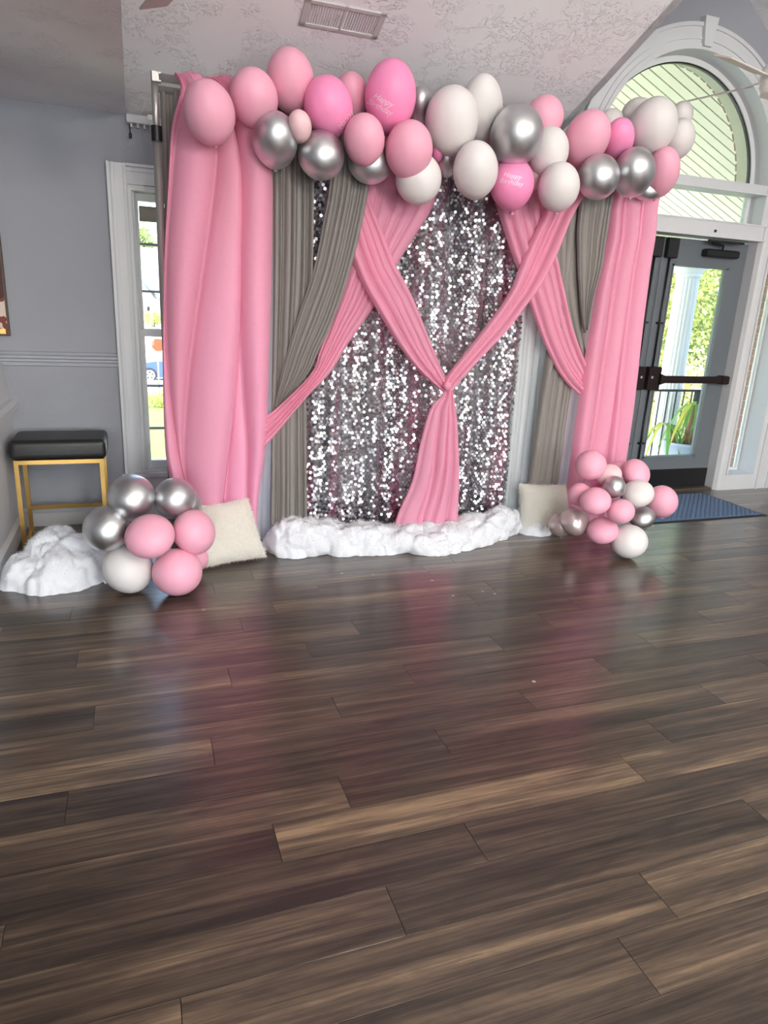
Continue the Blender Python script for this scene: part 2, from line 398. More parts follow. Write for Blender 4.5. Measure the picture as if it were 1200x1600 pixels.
# blinds headrail
hr = thing('blind_headrail', 'white vertical-blind headrail with clips under the ceiling', 'blind rail', (.5, WY-.03, 2.40))
MB().box(.012, 1.0, WY-.06, WY-.012, 2.405, 2.45, c=.004).build('rail', M_trim, hr)
for i in range(26):
    x = .03+i*.036; MB().box(x, x+.012, WY-.045, WY-.025, 2.383, 2.405).build('clip', mat('clip', (190, 190, 188), .5, noise_scale=10), hr)
for x in (.125, .6): MB().box(x, x+.03, WY-.066, WY, 2.43, 2.456).build('bracket', M_metal, hr)
MB().tube([(.026, WY-.04, 2.40), (.028, WY-.04, 2.355)], .003, 8).build('cord', M_black, hr)
MB().lathe([(.004, 0), (.008, .006), (.008, .026), (.004, .03)], (.028, WY-.04, 2.325), 10).build('pull', M_black, hr)

# ------------------------------------------------------------------ entrance: casing, header, arch, doors
ent = thing('trim_3', 'white trim framing the entrance doors and the arched window', None, (DX, WY, 0), kind='structure')
yf = WY-.02
def tb(x0, x1, z0, z1, y0=yf, y1=WY+.22, nm='trim_board', c=0): return MB().box(x0, x1, y0, y1, z0, z1, c=c).build(nm, M_trim, ent)
for sg in (1, -1):
    X = lambda x: DX+sg*x
    def tbx(a, b_, *r, **k): a, b_ = sorted((X(a), X(b_))); return tb(a, b_, *r, **k)
    # post between the door and the sidelight, rounded towards the door
    a = [(X(.88), WY+.12), (X(.885), WY+.02), (X(.905), WY-.012), (X(.935), yf), (X(.995), yf), (X(.995), WY+.225), (X(.88), WY+.20)]
    MB().prism(a, 0, 2.235, 'z').build('door_post', M_trim, ent)
    tbx(1.302, 1.35, .14, 2.115, yf, WY+.225); tbx(.972, .992, .14, 2.115, yf-.012, yf)
    tbx(1.35, 1.49, .14, 2.115, yf, WY); tbx(.995, 1.49, 0, .14, yf, WY+.225); tbx(.995, 1.49, 2.115, 2.3, yf, WY+.225)
    tbx(1.35, 1.375, 0, 2.3, yf-.012, yf); tbx(1.47, 1.49, 0, 2.3, yf-.012, yf)
tb(DX-.88, DX+.88, 2.118, 2.243, WY-.02, WY+.2, 'header'); tb(DX-.90, DX+.90, 2.118, 2.133, WY-.034, WY-.02, 'header_bead'); tb(DX-.90, DX+.90, 2.232, 2.243, WY-.028, WY-.02, 'header_bead')
tb(DX-DR-.02, DX+DR+.02, 2.468, 2.536, WY-.02, WY+.17, 'transom_bar'); tb(DX-DR, DX+DR, 2.462, 2.476, WY-.034, WY-.02, 'transom_bead')
for sg in (-1, 1):
    a, c_ = sorted((DX+sg*DR, DX+sg*(DR+.15))); tb(a, c_, 2.243, DZ, WY-.018, WY, 'casing_leg')
    a, c_ = sorted((DX+sg*(DR-.016), DX+sg*DR)); tb(a, c_, 2.243, DZ, WY-.026, WY+.2, 'jamb_leg')
MB().ring(DX, DZ, DR, DR+.15, WY-.022, WY, 0, PI).build('arch_casing', M_trim, ent, 'auto')
MB().ring(DX, DZ, DR+.125, DR+.15, WY-.036, WY, 0, PI).build('arch_bead', M_trim, ent, 'auto')
MB().ring(DX, DZ, DR+.045, DR+.06, WY-.030, WY, 0, PI).build('arch_bead', M_trim, ent, 'auto')
MB().ring(DX, DZ, DR-.016, DR+.02, WY-.030, WY+.2, 0, PI).build('arch_jamb', M_trim, ent, 'auto')
MB().prism([(DX-.035, DZ+DR-.0), (DX+.035, DZ+DR-.0), (DX+.06, DZ+DR+.185), (DX-.06, DZ+DR+.185)], WY-.055, WY, 'y').build('keystone', M_trim, ent)
MB().lathe([(.004, 0), (.011, .002), (.011, .010), (.006, .014)], (at(1117, 361, WY-.02)), 10, Matrix.Rotation(R(90), 3, 'X')).build('door_holder_stud', M_black, ent)
# glazing
aw = thing('window_2', 'half-round arched window above the entrance doors', None, (DX, WY+.15, DZ), kind='structure')
MB().ring(DX, DZ, DR-.055, DR-.016, WY+.13, WY+.17, 0, PI).build('arch_frame', M_vinyl, aw, 'auto')
MB().ring(DX, DZ, DR-.063, DR-.055, WY+.14, WY+.165, 0, PI).build('gasket', M_black, aw, 'auto')
MB().prism(arch(DR-.05, n=40), WY+.148, WY+.154, 'y').build('pane', glass_mat(), aw)
tw = thing('window_3', 'narrow rectangular transom window above the doors', None, (DX, WY+.15, 2.35), kind='structure')
mb = MB(); mb.box(DX-DR+.016, DX-DR+.05, WY+.13, WY+.17, 2.243, 2.468); mb.box(DX+DR-.05, DX+DR-.016, WY+.13, WY+.17, 2.243, 2.468); mb.build('frame', M_vinyl, tw)
MB().box(DX-DR+.05, DX+DR-.05, WY+.148, WY+.154, 2.243, 2.468).build('pane', glass_mat(), tw)
for i, (a, c_) in enumerate(SL):
    sw = thing('window_%d' % (4+i), None, None, (a, WY+.2, .135), kind='structure')
    mb = MB(); f = .022
    mb.box(a, a+f, WY+.17, WY+.21, .135, 2.12); mb.box(c_-f, c_, WY+.17, WY+.21, .135, 2.12); mb.box(a+f, c_-f, WY+.17, WY+.21, .135, .16); mb.box(a+f, c_-f, WY+.17, WY+.21, 2.09, 2.12)
    mb.build('frame', M_vinyl, sw); MB().box(a+f, c_-f, WY+.188, WY+.193, .16, 2.09).build('pane', glass_mat(), sw)

DY = WY+.11
def door(n, mir, lab):
    X = lambda x: DX+mir*x       # x measured from the meeting seam
    d = thing('door_%d' % n, lab, None, (X(.44), DY, .02), kind='structure')
    def bx(nm, x0, x1, y0, y1, z0, z1, m, c=0, par=None):
        a, c_ = sorted((X(x0), X(x1))); return MB().box(a, c_, y0, y1, z0, z1, c=c).build(nm, m, par or d)
    x0, x1, z0, z1 = .012, .878, .02, 2.105
    gx0, gx1, gz0, gz1 = .128, .708, .292, 1.908
    bx('stile', x0, gx0, DY, DY+.045, z0, z1, M_door); bx('stile', gx1, x1, DY, DY+.045, z0, z1, M_door)
    bx('rail', gx0, gx1, DY, DY+.045, z0, gz0, M_door); bx('rail', gx0, gx1, DY, DY+.045, gz1, z1, M_door)
    for (a, b_, c_, e) in ((gx0, gx0+.014, gz0, gz1), (gx1-.014, gx1, gz0, gz1), (gx0, gx1, gz0, gz0+.014), (gx0, gx1, gz1-.014, gz1)):
        bx('glazing_bead', a, b_, DY-.006, DY+.05, c_, e, M_door)
    bx('pane', gx0+.014, gx1-.014, DY+.02, DY+.026, gz0+.014, gz1-.014, glass_mat())
    bx('kick_plate', x0, x1, DY-.005, DY, z0, .185, M_black)
    bx('latch_box', .025, .128, DY-.045, DY, 1.945, 2.1, M_black, .008)
    bx('latch_box', .018, .145, DY-.05, DY, .893, 1.086, M_dark, .006)
    a = X(.075)
    for z in (.2, .895), (1.085, 1.95): MB().tube([(a, DY-.016, z[0]), (a, DY-.016, z[1])], .008, 10).build('rod', M_black, d, True)
    bx('astragal', .003, .014, DY-.004, DY+.05, z0, z1, M_door)
    for z in (.43, 1.44): bx('rod_guide', .05, .10, DY-.032, DY, z-.008, z+.008, M_black)
    bar = [(X(.13), .985-.045), (X(.175), .985-.03), (X(.80), .985-.028), (X(.80), .985+.028), (X(.175), .985+.03), (X(.13), .985+.045)]
    MB().prism(bar, DY-.075, DY-.03, 'y').build('push_bar', M_dark, d)
    bx('bar_end', .79, .865, DY-.08, DY, .948, 1.022, M_dark, .01)
    MB().lathe([(.004, 0), (.011, .001), (.011, .004)], (X(.055), DY-.05, 1.0), 12, Matrix.Rotation(R(90), 3, 'X')).build('key_cylinder', M_metal, d)
    cl = bx('door_closer', .40, .74, DY-.065, DY, 1.98, 2.04, M_black, .010)
    bx('closer_arm', .38, .735, DY-.10, DY-.07, 2.088, 2.104, M_black, 0, cl)
    MB().tube([(X(.57), DY-.05, 2.03), (X(.57), DY-.05, 2.07), (X(.42), DY-.085, 2.09)], .011, 8).build('closer_link', M_black, cl)
door(1, 1, 'grey entrance door with tall glass pane and dark push bar')
door(2, -1, 'grey entrance door mostly hidden behind the pink curtain')
struct(MB().box(DX-.88, DX+.88, WY+.02, WY+.22, -.004, .018, c=.004).build('trim_4', mat('threshold', (120, 112, 100), .4, .8, noise_scale=20)), 'metal door threshold')

# ------------------------------------------------------------------ outside: porch
M_conc = mat('concrete', (214, 212, 204), .85, noise_scale=6, var=.08)
M_board = mat('porch_board', (222, 212, 198), .55, noise_scale=3, var=.04)
M_brick = mat('brick_clay', (150, 112, 96), .85, noise_scale=18, var=.3, bump=.3, bump_scale=80)
M_mortar = mat('mortar', (190, 184, 174), .9, noise_scale=30, var=.1)
M_iron = mat('black_iron', (40, 42, 46), .45, .3, noise_scale=20, var=.1)
M_col = mat('column_paint', (236, 238, 240), .5, noise_scale=4, var=.03)
struct(MB().box(1.2, 9.0, WY+.22, 7.1, -.5, -.12).build('floor_porch', M_conc), 'pale concrete porch floor outside the doors')
struct(MB().box(2.0, 9.6, 7.1, 11.0, -.75, -.55).build('floor_walk', M_conc), 'pale concrete walk added beyond the porch')  # pale slab added to temper the lawn's green bounce on the porch ceiling
pc = thing('ceiling_porch', 'cream board ceiling of the gabled porch', None, (DX, 6, 3.85), kind='structure')
PZ, PS = 3.78, .43
for sg in (1, -1):
    for i in range(22):
        y0 = WY+.23+i*.128; x1 = DX+sg*3.0
        me = MB().prism([(DX, PZ), (x1, PZ-PS*3.0), (x1, PZ-PS*3.0+.02), (DX, PZ+.02)], y0+.008, y0+.120, 'y')
        me.build('board', M_board, pc)
    x1 = DX+sg*3.0
    MB().prism([(DX, PZ+.02), (x1, PZ-PS*3.0+.02), (x1, PZ-PS*3.0+.04), (DX, PZ+.04)], WY+.22, WY+.23+22*.128, 'y').build('backing', mat('board_gap', (60, 56, 48), .8, noise_scale=10), pc)
wt = at(1180, 305, WY+.3)
bm_ = struct(MB().box(DX-2.2, DX+2.3, 6.42, 6.68, 2.07, 2.32).build('trim_5', M_col), 'white beam carried by the porch column')
col = thing('porch_column', 'white fluted column standing on the porch outside the door', 'column', (5.93, 6.55, -.12))
mb = MB(); prof = []
nf = 20; n = nf*6; vs = []; fs = []
for z in (-.02, .3, .9, 1.5, 1.93):
    for k in range(n):
        t = 2*PI*k/n; r = (.136-.012*(z/1.93))-.009*max(0, math.cos(t*nf))**.6
        vs.append((5.88+r*math.cos(t), 6.55+r*math.sin(t), z))
for i in range(4):
    for k in range(n): fs.append((i*n+k, i*n+(k+1) % n, (i+1)*n+(k+1) % n, (i+1)*n+k))
mb.add(vs, fs); mb.build('shaft', M_col, col, True)
MB().lathe([(.12, 1.93), (.145, 1.95), (.145, 1.97), (.135, 1.98), (.18, 2.03), (.18, 2.045)], (5.88, 6.55, 0), 32).build('capital', M_col, col, 'auto')
MB().box(5.69, 6.07, 6.36, 6.74, 2.045, 2.07).build('abacus', M_col, col)
MB().lathe([(.21, -.12), (.21, -.07), (.19, -.05), (.17, -.03), (.15, -.02)], (5.88, 6.55, 0), 32).build('base', M_col, col, 'auto')
rl = thing('porch_railing', 'black iron porch railing with thin balusters outside the door', 'railing', (6.2, 6.3, -.12))
MB().box(4.75, 7.6, 6.25, 6.29, .705, .728).build('top_rail', M_iron, rl); MB().box(4.75, 7.6, 6.26, 6.28, -.05, -.03).build('bottom_rail', M_iron, rl)
mbb = None
for i in range(25):
    x = 4.83+i*.112; MB().box(x-.006, x+.006, 6.264, 6.276, -.04, .71).build('baluster', M_iron, rl)
for x in (4.75, 6.02, 7.6): MB().box(x-.02, x+.02, 6.25, 6.29, -.12, .72).build('post', M_iron, rl)
# potted palm
pp = thing('potted_palm', 'drooping green palm in a pale blue pot on the porch', 'plant', (5.56, 5.85, -.12))
MB().lathe([(.15, -.12), (.19, .10), (.205, .18), (.215, .19), (.215, .215), (.195, .215), (.185, .12)], (5.56, 5.85, 0), 28).build('pot', mat('pot_glaze', (176, 190, 214), .5, noise_scale=6, var=.06), pp, 'auto')
MB().lathe([(.0, .13), (.185, .13), (.185, .12), (0, .12)], (5.56, 5.85, 0), 20).build('soil', mat('soil', (84, 62, 48), .95, noise_scale=40, var=.3), pp)
M_trunk = mat('palm_trunk', (168, 124, 100), .85, noise_scale=30, var=.2, stretch=(1, 1, 4))
for (dx, dy, tx, ty, tz) in ((0, 0, .05, -.02, .62), (-.06, .04, -.12, .06, .40), (.07, .03, .16, .02, .46)):
    MB().tube([(5.56+dx, 5.85+dy, .12), (5.56+dx+tx*.4, 5.85+dy+ty*.4, .12+(tz-.12)*.5), (5.56+dx+tx, 5.85+dy+ty, tz)], [.03, .024, .018], 8).build('stem', M_trunk, pp, True)
M_leafs = [mat('palm_leaf', (120, 176, 84), .5, trans=.4, noise_scale=8, var=.2), mat('palm_leaf_yellow', (196, 196, 80), .5, trans=.4, noise_scale=8, var=.2)]
rl_ = random.Random(5)
for (cx, cy, cz, nn) in ((5.61, 5.83, .62, 16), (5.38, 5.95, .40, 9), (5.79, 5.90, .46, 9)):
    for i in range(nn):
        a = 2*PI*i/nn+rl_.uniform(-.2, .2); L_ = rl_.uniform(.28, .42); up_ = rl_.uniform(.05, .35)
        pts = [Vector((cx+math.cos(a)*L_*t, cy+math.sin(a)*L_*t, cz+up_*t-(.55+up_)*t*t)) for t in (0, .25, .5, .75, 1)]
        wv = [.004, .018, .020, .014, .001]; sd = Vector((-math.sin(a), math.cos(a), 0)); vs = []
        for p, ww in zip(pts, wv): vs += [p-sd*ww, p+Vector((0, 0, -.006)), p+sd*ww]
        fs = []
        for j in range(4): fs += [(j*3, j*3+1, j*3+4, j*3+3), (j*3+1, j*3+2, j*3+5, j*3+4)]
        MB().add(vs, fs).build('leaf', M_leafs[0 if rl_.random() < .7 else 1], pp, True, fix=False)
# bricks of the outer wall: jamb beside the sidelight and ring round the arch
bk = MB().box(0, .12, 0, .13, 0, .058, c=.003)
me = bpy.data.meshes.new('brick'); me.from_pydata(bk.v, [], bk.f); me.materials.append(M_brick)
for i in range(33):
    ob = bpy.data.objects.new('brick', me); C.objects.link(ob); ob.location = (5.315+(.028 if i % 2 else 0), WY+.22, -.10+i*.068); ob.parent = wall
na = 34
for i in range(na):
    ob = bpy.data.objects.new('brick', me); C.objects.link(ob); a = PI*(i+.5)/na
    M_ = Matrix.Translation(Vector((DX, WY+.22, DZ))) @ Matrix.Rotation(-a, 4, 'Y') @ Matrix.Translation(Vector((DR-.002, 0, -.029)))
    ob.matrix_world = M_; ob.parent = wall
struct(MB().ring(DX, DZ, DR-.006, DR+.08, WY+.221, WY+.33, 0, PI).build('trim_6', M_mortar, None, 'auto'))
struct(MB().box(5.35, 5.45, WY+.221, WY+.34, -.12, 2.2).build('trim_7', M_mortar))

# ------------------------------------------------------------------ outside: ground, trees, street
GZ = lambda y: -.21-.06*y
M_grass = mat('lawn_grass', (96, 132, 56), .95, noise_scale=3, var=.25, bump=.4, bump_scale=30)
gx0, gx1 = -60, 80
mb = MB(); ys = [5.0, 10, 20, 24]
vs = []; fs = []
for y in ys: vs += [(gx0, y, GZ(y)), (gx1, y, GZ(y))]
for i in range(len(ys)-1): fs.append((2*i, 2*i+1, 2*i+3, 2*i+2))
lawn = MB().add(vs, fs).build('lawn', M_grass, fix=False); tag(lawn, 'sunlit green lawn outside the window', 'lawn', kind='stuff')
struct(MB().add([(gx0, 24, GZ(24)), (gx1, 24, GZ(24)), (gx1, 38, GZ(38)), (gx0, 38, GZ(38)), (gx1, 47, -.3), (gx0, 47, -.3), (gx1, 120, .5), (gx0, 120, .5)], [(0, 1, 2, 3), (3, 2, 4, 5), (5, 4, 6, 7)]).build('street', mat('street_concrete', (205, 203, 198), .9, noise_scale=2, var=.08), fix=False), 'pale concrete street and driveway')
def leaves(c, r, n, size, seed, shell=.45):
    rg = random.Random(seed); vs = []; fs = []
    for i in range(int(n*1.6)):
        d = Vector((rg.gauss(0, 1), rg.gauss(0, 1), rg.gauss(0, 1))).normalized()*(shell+(1-shell)*rg.random())
        lump = 1+.22*noise.noise(d*2.3+Vector((seed, 0, 0)))
        p = Vector((c[0]+d.x*r[0]*lump, c[1]+d.y*r[1]*lump, c[2]+d.z*r[2]*lump))
        a = Vector((rg.gauss(0, 1), rg.gauss(0, 1), rg.gauss(0, 1))).normalized(); b_ = a.cross(Vector((rg.gauss(0, 1), rg.gauss(0, 1), rg.gauss(0, 1)))).normalized()
        s_ = size*rg.uniform(.45, 1.0); k = len(vs)
        vs += [p-a*s_, p+b_*s_*.5, p+a*s_, p-b_*s_*.5]; fs.append((k, k+1, k+2, k+3))
    return MB().add(vs, fs)
M_leaf = [mat('leaf_a', (182, 186, 112), .6, trans=.45, noise_scale=2, var=.25), mat('leaf_b', (150, 164, 100), .6, trans=.45, noise_scale=2, var=.25), mat('leaf_c', (208, 202, 150), .6, trans=.45, noise_scale=2, var=.25)]
M_bark = mat('bark', (110, 92, 76), .9, noise_scale=14, var=.3)
def tree(name, lab, x, y, z0, zc_, r, n, size, seed, mi, cat='tree', group=None):
    t = thing(name, lab, cat, (x, y, z0), group)
    MB().tube([(x, y, z0-.1), (x+.05, y, (z0+zc_)/2), (x, y, zc_)], [.16, .12, .06], 8).build('trunk', M_bark, t, True)
    f = leaves((x, y, zc_), r, n, size, seed).build('foliage', M_leaf[mi], t, fix=False); f['kind'] = 'stuff'
tree('garden_tree', 'yellow-green tree left of the porch column through the door glass', 8.6, 11.0, GZ(11), 1.6, (1.7, 1.2, 2.6), 5200, .085, 1, 0)
tree('garden_tree', 'dense olive-green tree right of the porch column through the door glass', 10.9, 12.2, GZ(12), 2.2, (1.9, 1.3, 3.2), 6500, .085, 2, 1)
tree('garden_tree', 'pale sunlit tree behind the other garden trees beyond the porch', 12.0, 15.5, GZ(15), 2.6, (3.6, 1.4, 3.9), 7000, .12, 3, 2)
tree('garden_tree', 'yellow-green tree seen through the sidelight', 14.2, 12.5, GZ(12), 1.8, (1.7, 1.3, 3.2), 5000, .09, 4, 0)
tree('hedge_shrub', 'low pale shrub behind the porch railing', 9.5, 9.6, GZ(9), .1, (2.2, .7, .9), 4200, .06, 5, 2, 'shrub')
tree('street_tree', 'bright green tree rising behind the far house roof', .35, 62, 0, 4.6, (1.9, 1.6, 2.6), 4200, .16, 6, 1)
tree('garden_shrub', 'small yellow-green shrub on the lawn below the street sign', .75, 19.5, GZ(19.5), GZ(19.5)+.18, (.9, .5, .30), 1500, .05, 7, 0, 'shrub')
tree('house_shrub', 'round green shrub in front of the far garage', 1.0, 47, -.3, .2, (.62, .5, .5), 900, .08, 8, 0, 'shrub')
# far house
hs = thing('far_house', 'tan house with grey roof and white gable across the street', 'house', (0, 50, -.3))
M_tan = mat('house_tan', (222, 190, 158), .85, noise_scale=4, var=.05); M_roof = mat('shingles', (150, 156, 164), .9, noise_scale=8, var=.2)
M_hw = mat('house_white', (238, 238, 236), .6, noise_scale=3, var=.02)
MB().box(-3.3, 1.15, 50, 56, -.3, 1.35).build('garage_wall', M_tan, hs)
MB().prism([(-3.3, 1.35), (1.3, 1.35), (-1.0, 4.3)], 50.1, 51, 'y').build('gable_wall', M_hw, hs)
MB().prism([(-1.0, 4.62), (-1.0, 4.3), (1.95, .55+.45), (1.95, 1.30)], 49.6, 51, 'y').build('rake_board', M_hw, hs)
MB().prism([(-1.0, 4.62), (-1.0, 4.3), (-3.95, 1.0), (-3.95, 1.30)], 49.6, 51, 'y').build('rake_board', M_hw, hs)
MB().prism([(50.6, 1.35), (53.5, 4.75), (56.5, 1.35)], -6, 9, 'x').build('roof', M_roof, hs)
MB().box(-3.3, 1.55, 49.5, 50, 1.15, 1.32).build('eave', mat('eave', (176, 186, 186), .7, noise_scale=5), hs)
MB().box(-2.6, .48, 49.96, 50.02, -.3, .95).build('garage_door', M_hw, hs)
MB().lathe([(.05, 0), (.09, .04), (.09, .22), (.03, .3)], (.86, 49.9, .55), 10).build('wall_lamp', M_black, hs)
MB().box(1.15, 9, 51.5, 56, -.3, 1.35).build('house_wall', M_hw, hs)
# parked car
cr_ = thing('parked_car', 'blue car parked on the street beyond the lawn', 'car', (1.8, 35, GZ(35)))
zb = GZ(35)-.05
M_car = mat('car_blue', (52, 78, 146), .25, .3, noise_scale=3, var=.04, coat=.6)
MB().prism([(-.45, zb+.28), (-.5, zb+.62), (-.3, zb+.78), (.75, zb+.95), (3.35, zb+1.0), (3.95, zb+.92), (4.0, zb+.35), (3.9, zb+.25), (-.3, zb+.2)], 34.2, 35.9, 'y').build('body', M_car, cr_)
MB().prism([(.75, zb+.95), (1.45, zb+1.42), (2.7, zb+1.45), (3.4, zb+1.0)], 34.35, 35.75, 'y').build('windows', mat('car_glass', (150, 168, 190), .1, noise_scale=3, var=.05), cr_)
MB().prism([(1.40, zb+1.40), (1.5, zb+1.46), (2.65, zb+1.49), (2.75, zb+1.43)], 34.3, 35.8, 'y').build('roof', M_car, cr_)
for x in (.5, 3.05):
    tq = MB().lathe([(.20, -.1), (.32, -.09), (.33, -.05), (.33, .1)], (x, 34.25, zb+.33), 24, Matrix.Rotation(R(90), 3, 'X')).build('tyre', mat('tyre', (38, 38, 40), .8, noise_scale=20), cr_, 'auto')
    MB().lathe([(.02, .12), (.06, .13), (.23, .10), (.23, .08)], (x, 34.25, zb+.33), 20, Matrix.Rotation(R(90), 3, 'X')).build('hub', mat('hub', (226, 226, 226), .4, .3, noise_scale=5), tq, 'auto')
    for k in range(5):
        a = 2*PI*k/5; MB().box(-.03, .03, -.012, .012, .08, .19, Matrix.Translation(Vector((x, 34.13, zb+.33))) @ Matrix.Rotation(a, 4, 'Y')).build('spoke_gap', M_black, tq)
sg_ = thing('street_sign', 'faded orange-red octagonal sign on a thin post in the lawn', 'sign', (.57, 22, GZ(22)))
MB().tube([(.57, 22, GZ(22)-.1), (.58, 22, .2)], .02, 8).build('post', M_metal, sg_, True)
oc = [(.60+.20*math.cos(PI/8+k*PI/4), .10+.20*math.sin(PI/8+k*PI/4)) for k in range(8)]
MB().prism(oc, 21.96, 21.975, 'y').build('plate', mat('sign_red', (196, 72, 50), .5, noise_scale=4, var=.05), sg_)

# ------------------------------------------------------------------ ceiling things
vent = thing('ceiling_vent', 'white slatted air vent in the sloped ceiling', 'vent', (1.05, 3.8, zc(3.8)))
sd = Vector((0, -1, SLOPE)).normalized(); nrm = Vector((0, -SLOPE, -1)).normalized()   # up the slope / out of the ceiling
VM = Matrix((Vector((1, 0, 0)), sd, nrm)).transposed().to_4x4(); VM.translation = Vector((1.045, 3.812, zc(3.812)))
M_vent = mat('vent_paint', (205, 202, 202), .45, .1, noise_scale=8, var=.03)
hw, hh = .205, .083
for (a, b_, c_, d_) in ((-hw, hw, -hh, -hh+.022), (-hw, hw, hh-.022, hh), (-hw, -hw+.032, -hh, hh), (hw-.032, hw, -hh, hh), (-.007, .007, -hh, hh)):
    MB().box(a, b_, c_, d_, 0, .008, VM, c=.002).build('frame_bar', M_vent, vent)
MB().box(-hw+.02, hw-.02, -hh+.02, hh-.02, -.02, -.012, VM).build('duct', M_black, vent)
for i in range(26):
    x = -hw+.043+i*(2*hw-.086)/25
    if abs(x) < .012: continue
    ang = R(40) if x > 0 else R(-25)
    MB().box(-.0010, .0010, -hh+.02, hh-.02, -.006, .006, VM @ Matrix.Translation(Vector((x, 0, .0))) @ Matrix.Rotation(ang, 4, 'Y')).build('slat', M_vent, vent)
M_fan = mat('fan_white', (228, 228, 222), .4, noise_scale=4, var=.03)
M_blade = mat('fan_blade', (206, 200, 194), .5, noise_scale=6, var=.05)
def fan(c, ang0, rad, ztop, lab, nb=4):
    f = thing('ceiling_fan', lab, 'fan', c)
    x, y, z = c
    MB().tube([(x, y, z+.06), (x, y, ztop)], .012, 10).build('downrod', M_fan, f, True)
    MB().lathe([(.02, .09), (.075, .075), (.09, .05), (.09, -.005), (.082, -.01), (.082, -.03), (.09, -.034), (.075, -.07), (.03, -.085)], c, 28).build('motor', M_fan, f, 'auto')
    MB().lathe([(.02, -.05), (.06, -.02), (.06, 0)], (x, y, ztop), 20).build('canopy', M_fan, f, 'auto')
    for k in range(nb):
        a = R(ang0)+2*PI*k/nb
        T = Matrix.Translation(Vector((x, y, z))) @ Matrix.Rotation(a, 4, 'Z') @ Matrix.Rotation(R(-19), 4, 'X')
        bl = MB().box(.16, rad, -.052, .052, -.004, .004, T, c=.0018).build('blade', M_blade, f)
        MB().box(.07, .2, -.018, .018, .004, .010, T).build('blade_iron', M_fan, bl)
fan((3.44, 3.40, 2.765), 196, .56, 3.56, 'white ceiling fan hanging in front of the arched window')
fan((.27, 2.35, 2.435), 104, .63, zc(2.35), 'grey-white ceiling fan blade poking in at the top edge', 3)
# unseen fill globes, added behind the viewer to brighten ceiling and room
def fill_lamp(x, y):
    z = 2.75
    t = thing('fill_globe', 'white fill globe added behind the viewer', 'fill_lamp', (x, y, z), 'fill globes added behind the viewer')
    MB().tube([(x, y, z+.14), (x, y, zc(y))], .006, 8).build('cord', M_black, t, True)
    MB().lathe([(.05, .12), (.05, .16), (.02, .17)], (x, y, z), 16).build('cap', M_metal, t, 'auto')
    MB().lathe([(.02, -.135)]+[(.14*math.cos(R(a)), .14*math.sin(R(a))) for a in range(-70, 71, 14)]+[(.02, .135)], (x, y, z), 24).build('globe', mat('fill_glass', (255, 246, 232), .4, emit=FILL_GLOW), t, True)
for x, y in ((1.2, -.9), (4.6, -.9), (1.2, -3.0), (4.6, -3.0)): fill_lamp(x, y)
# daylight at the three rear windows
for i, x in enumerate((-2.2, .2, 2.6)):
    wn = thing('window_%d' % (6+i), None, None, (x, RY, .5), kind='structure')
    mb = MB(); f = .06
    mb.box(x, x+f, RY-.14, RY-.08, .5, 2.25); mb.box(x+1.9-f, x+1.9, RY-.14, RY-.08, .5, 2.25); mb.box(x, x+1.9, RY-.14, RY-.08, .5, .56); mb.box(x, x+1.9, RY-.14, RY-.08, 2.19, 2.25); mb.box(x+.92, x+.98, RY-.14, RY-.08, .5, 2.25)
    mb.build('frame', M_vinyl, wn)
    l = bpy.data.lights.new('daylight', 'AREA'); l.shape = 'RECTANGLE'; l.size = 1.78; l.size_y = 1.63; l.energy = WINDOW_LIGHT; l.color = (.93, .97, 1)
    lo = bpy.data.objects.new('daylight', l); C.objects.link(lo); lo.location = (x+.95, RY-.06, 1.375); lo.rotation_euler = (R(90), 0, 0); put(lo, wn)

# ------------------------------------------------------------------ left side: half wall, picture, stool
hwl = thing('wall_half', 'white panelled half wall at the left edge', None, (-.9, 4.1, 0), kind='structure')
MB().prism([(-.742, 0), (-.742, .74), (-.752, .80), (-.762, 1.03), (-.80, 1.03), (-.80, 0)], 3.3, WY, 'y').build('panel', M_trim, hwl)
MB().prism([(-.742, .74), (-.70, .765), (-.70, .80), (-.725, .815), (-.76, .82)], 3.3, WY, 'y').build('ledge', M_trim, hwl)
MB().prism([(-.742, 0), (-.722, 0), (-.722, .10), (-.742, .12)], 3.3, WY, 'y').build('skirting', M_trim, hwl)
pic = thing('canvas_picture', 'brown and cream canvas picture with gold bottom band on the grey wall', 'picture', (-.95, WY-.02, 1.19))
px1 = at(16, 525, WY-.03).x; pz0 = at(16, 525, WY-.03).z
MB().box(px1-.62, px1, WY-.035, WY-.002, pz0, pz0+.92, c=.003).build('canvas', mat('canvas_edge', (92, 78, 70), .7, noise_scale=10, var=.1), pic)
m = mat('canvas_print', (200, 180, 165), .6); n = m.node_tree
tc = n.nodes.new('ShaderNodeTexCoord'); vt = n.nodes.new('ShaderNodeTexNoise'); vt.inputs['Scale'].default_value = 5; vt.inputs['Detail'].default_value = 3; vt.inputs['Distortion'].default_value = 1.5
crp = n.nodes.new('ShaderNodeValToRGB'); crp.color_ramp.interpolation = 'CONSTANT'
crp.color_ramp.elements[0].color = srgb(70, 30, 26); crp.color_ramp.elements[1].position = .52; crp.color_ramp.elements[1].color = srgb(214, 196, 184)
q = crp.color_ramp.elements.new(.44); q.color = srgb(120, 52, 40)
n.links.new(tc.outputs['Object'], vt.inputs['Vector']); n.links.new(vt.outputs['Fac'], crp.inputs[0]); n.links.new(crp.outputs[0], n.nodes['Principled BSDF'].inputs['Base Color'])
MB().box(px1-.61, px1-.010, WY-.037, WY-.035, pz0+.01, pz0+.91).build('print', m, pic)
MB().box(px1-.60, px1-.02, WY-.039, WY-.037, pz0+.012, pz0+.04).build('gold_band', M_gold, pic)
st = thing('bar_stool', 'gold metal stool with black padded seat beside the window', 'stool', (-.46, 4.43, 0))
sx0, sx1, sy0, sy1 = -.695, -.215, 4.25, 4.57
t_ = .012
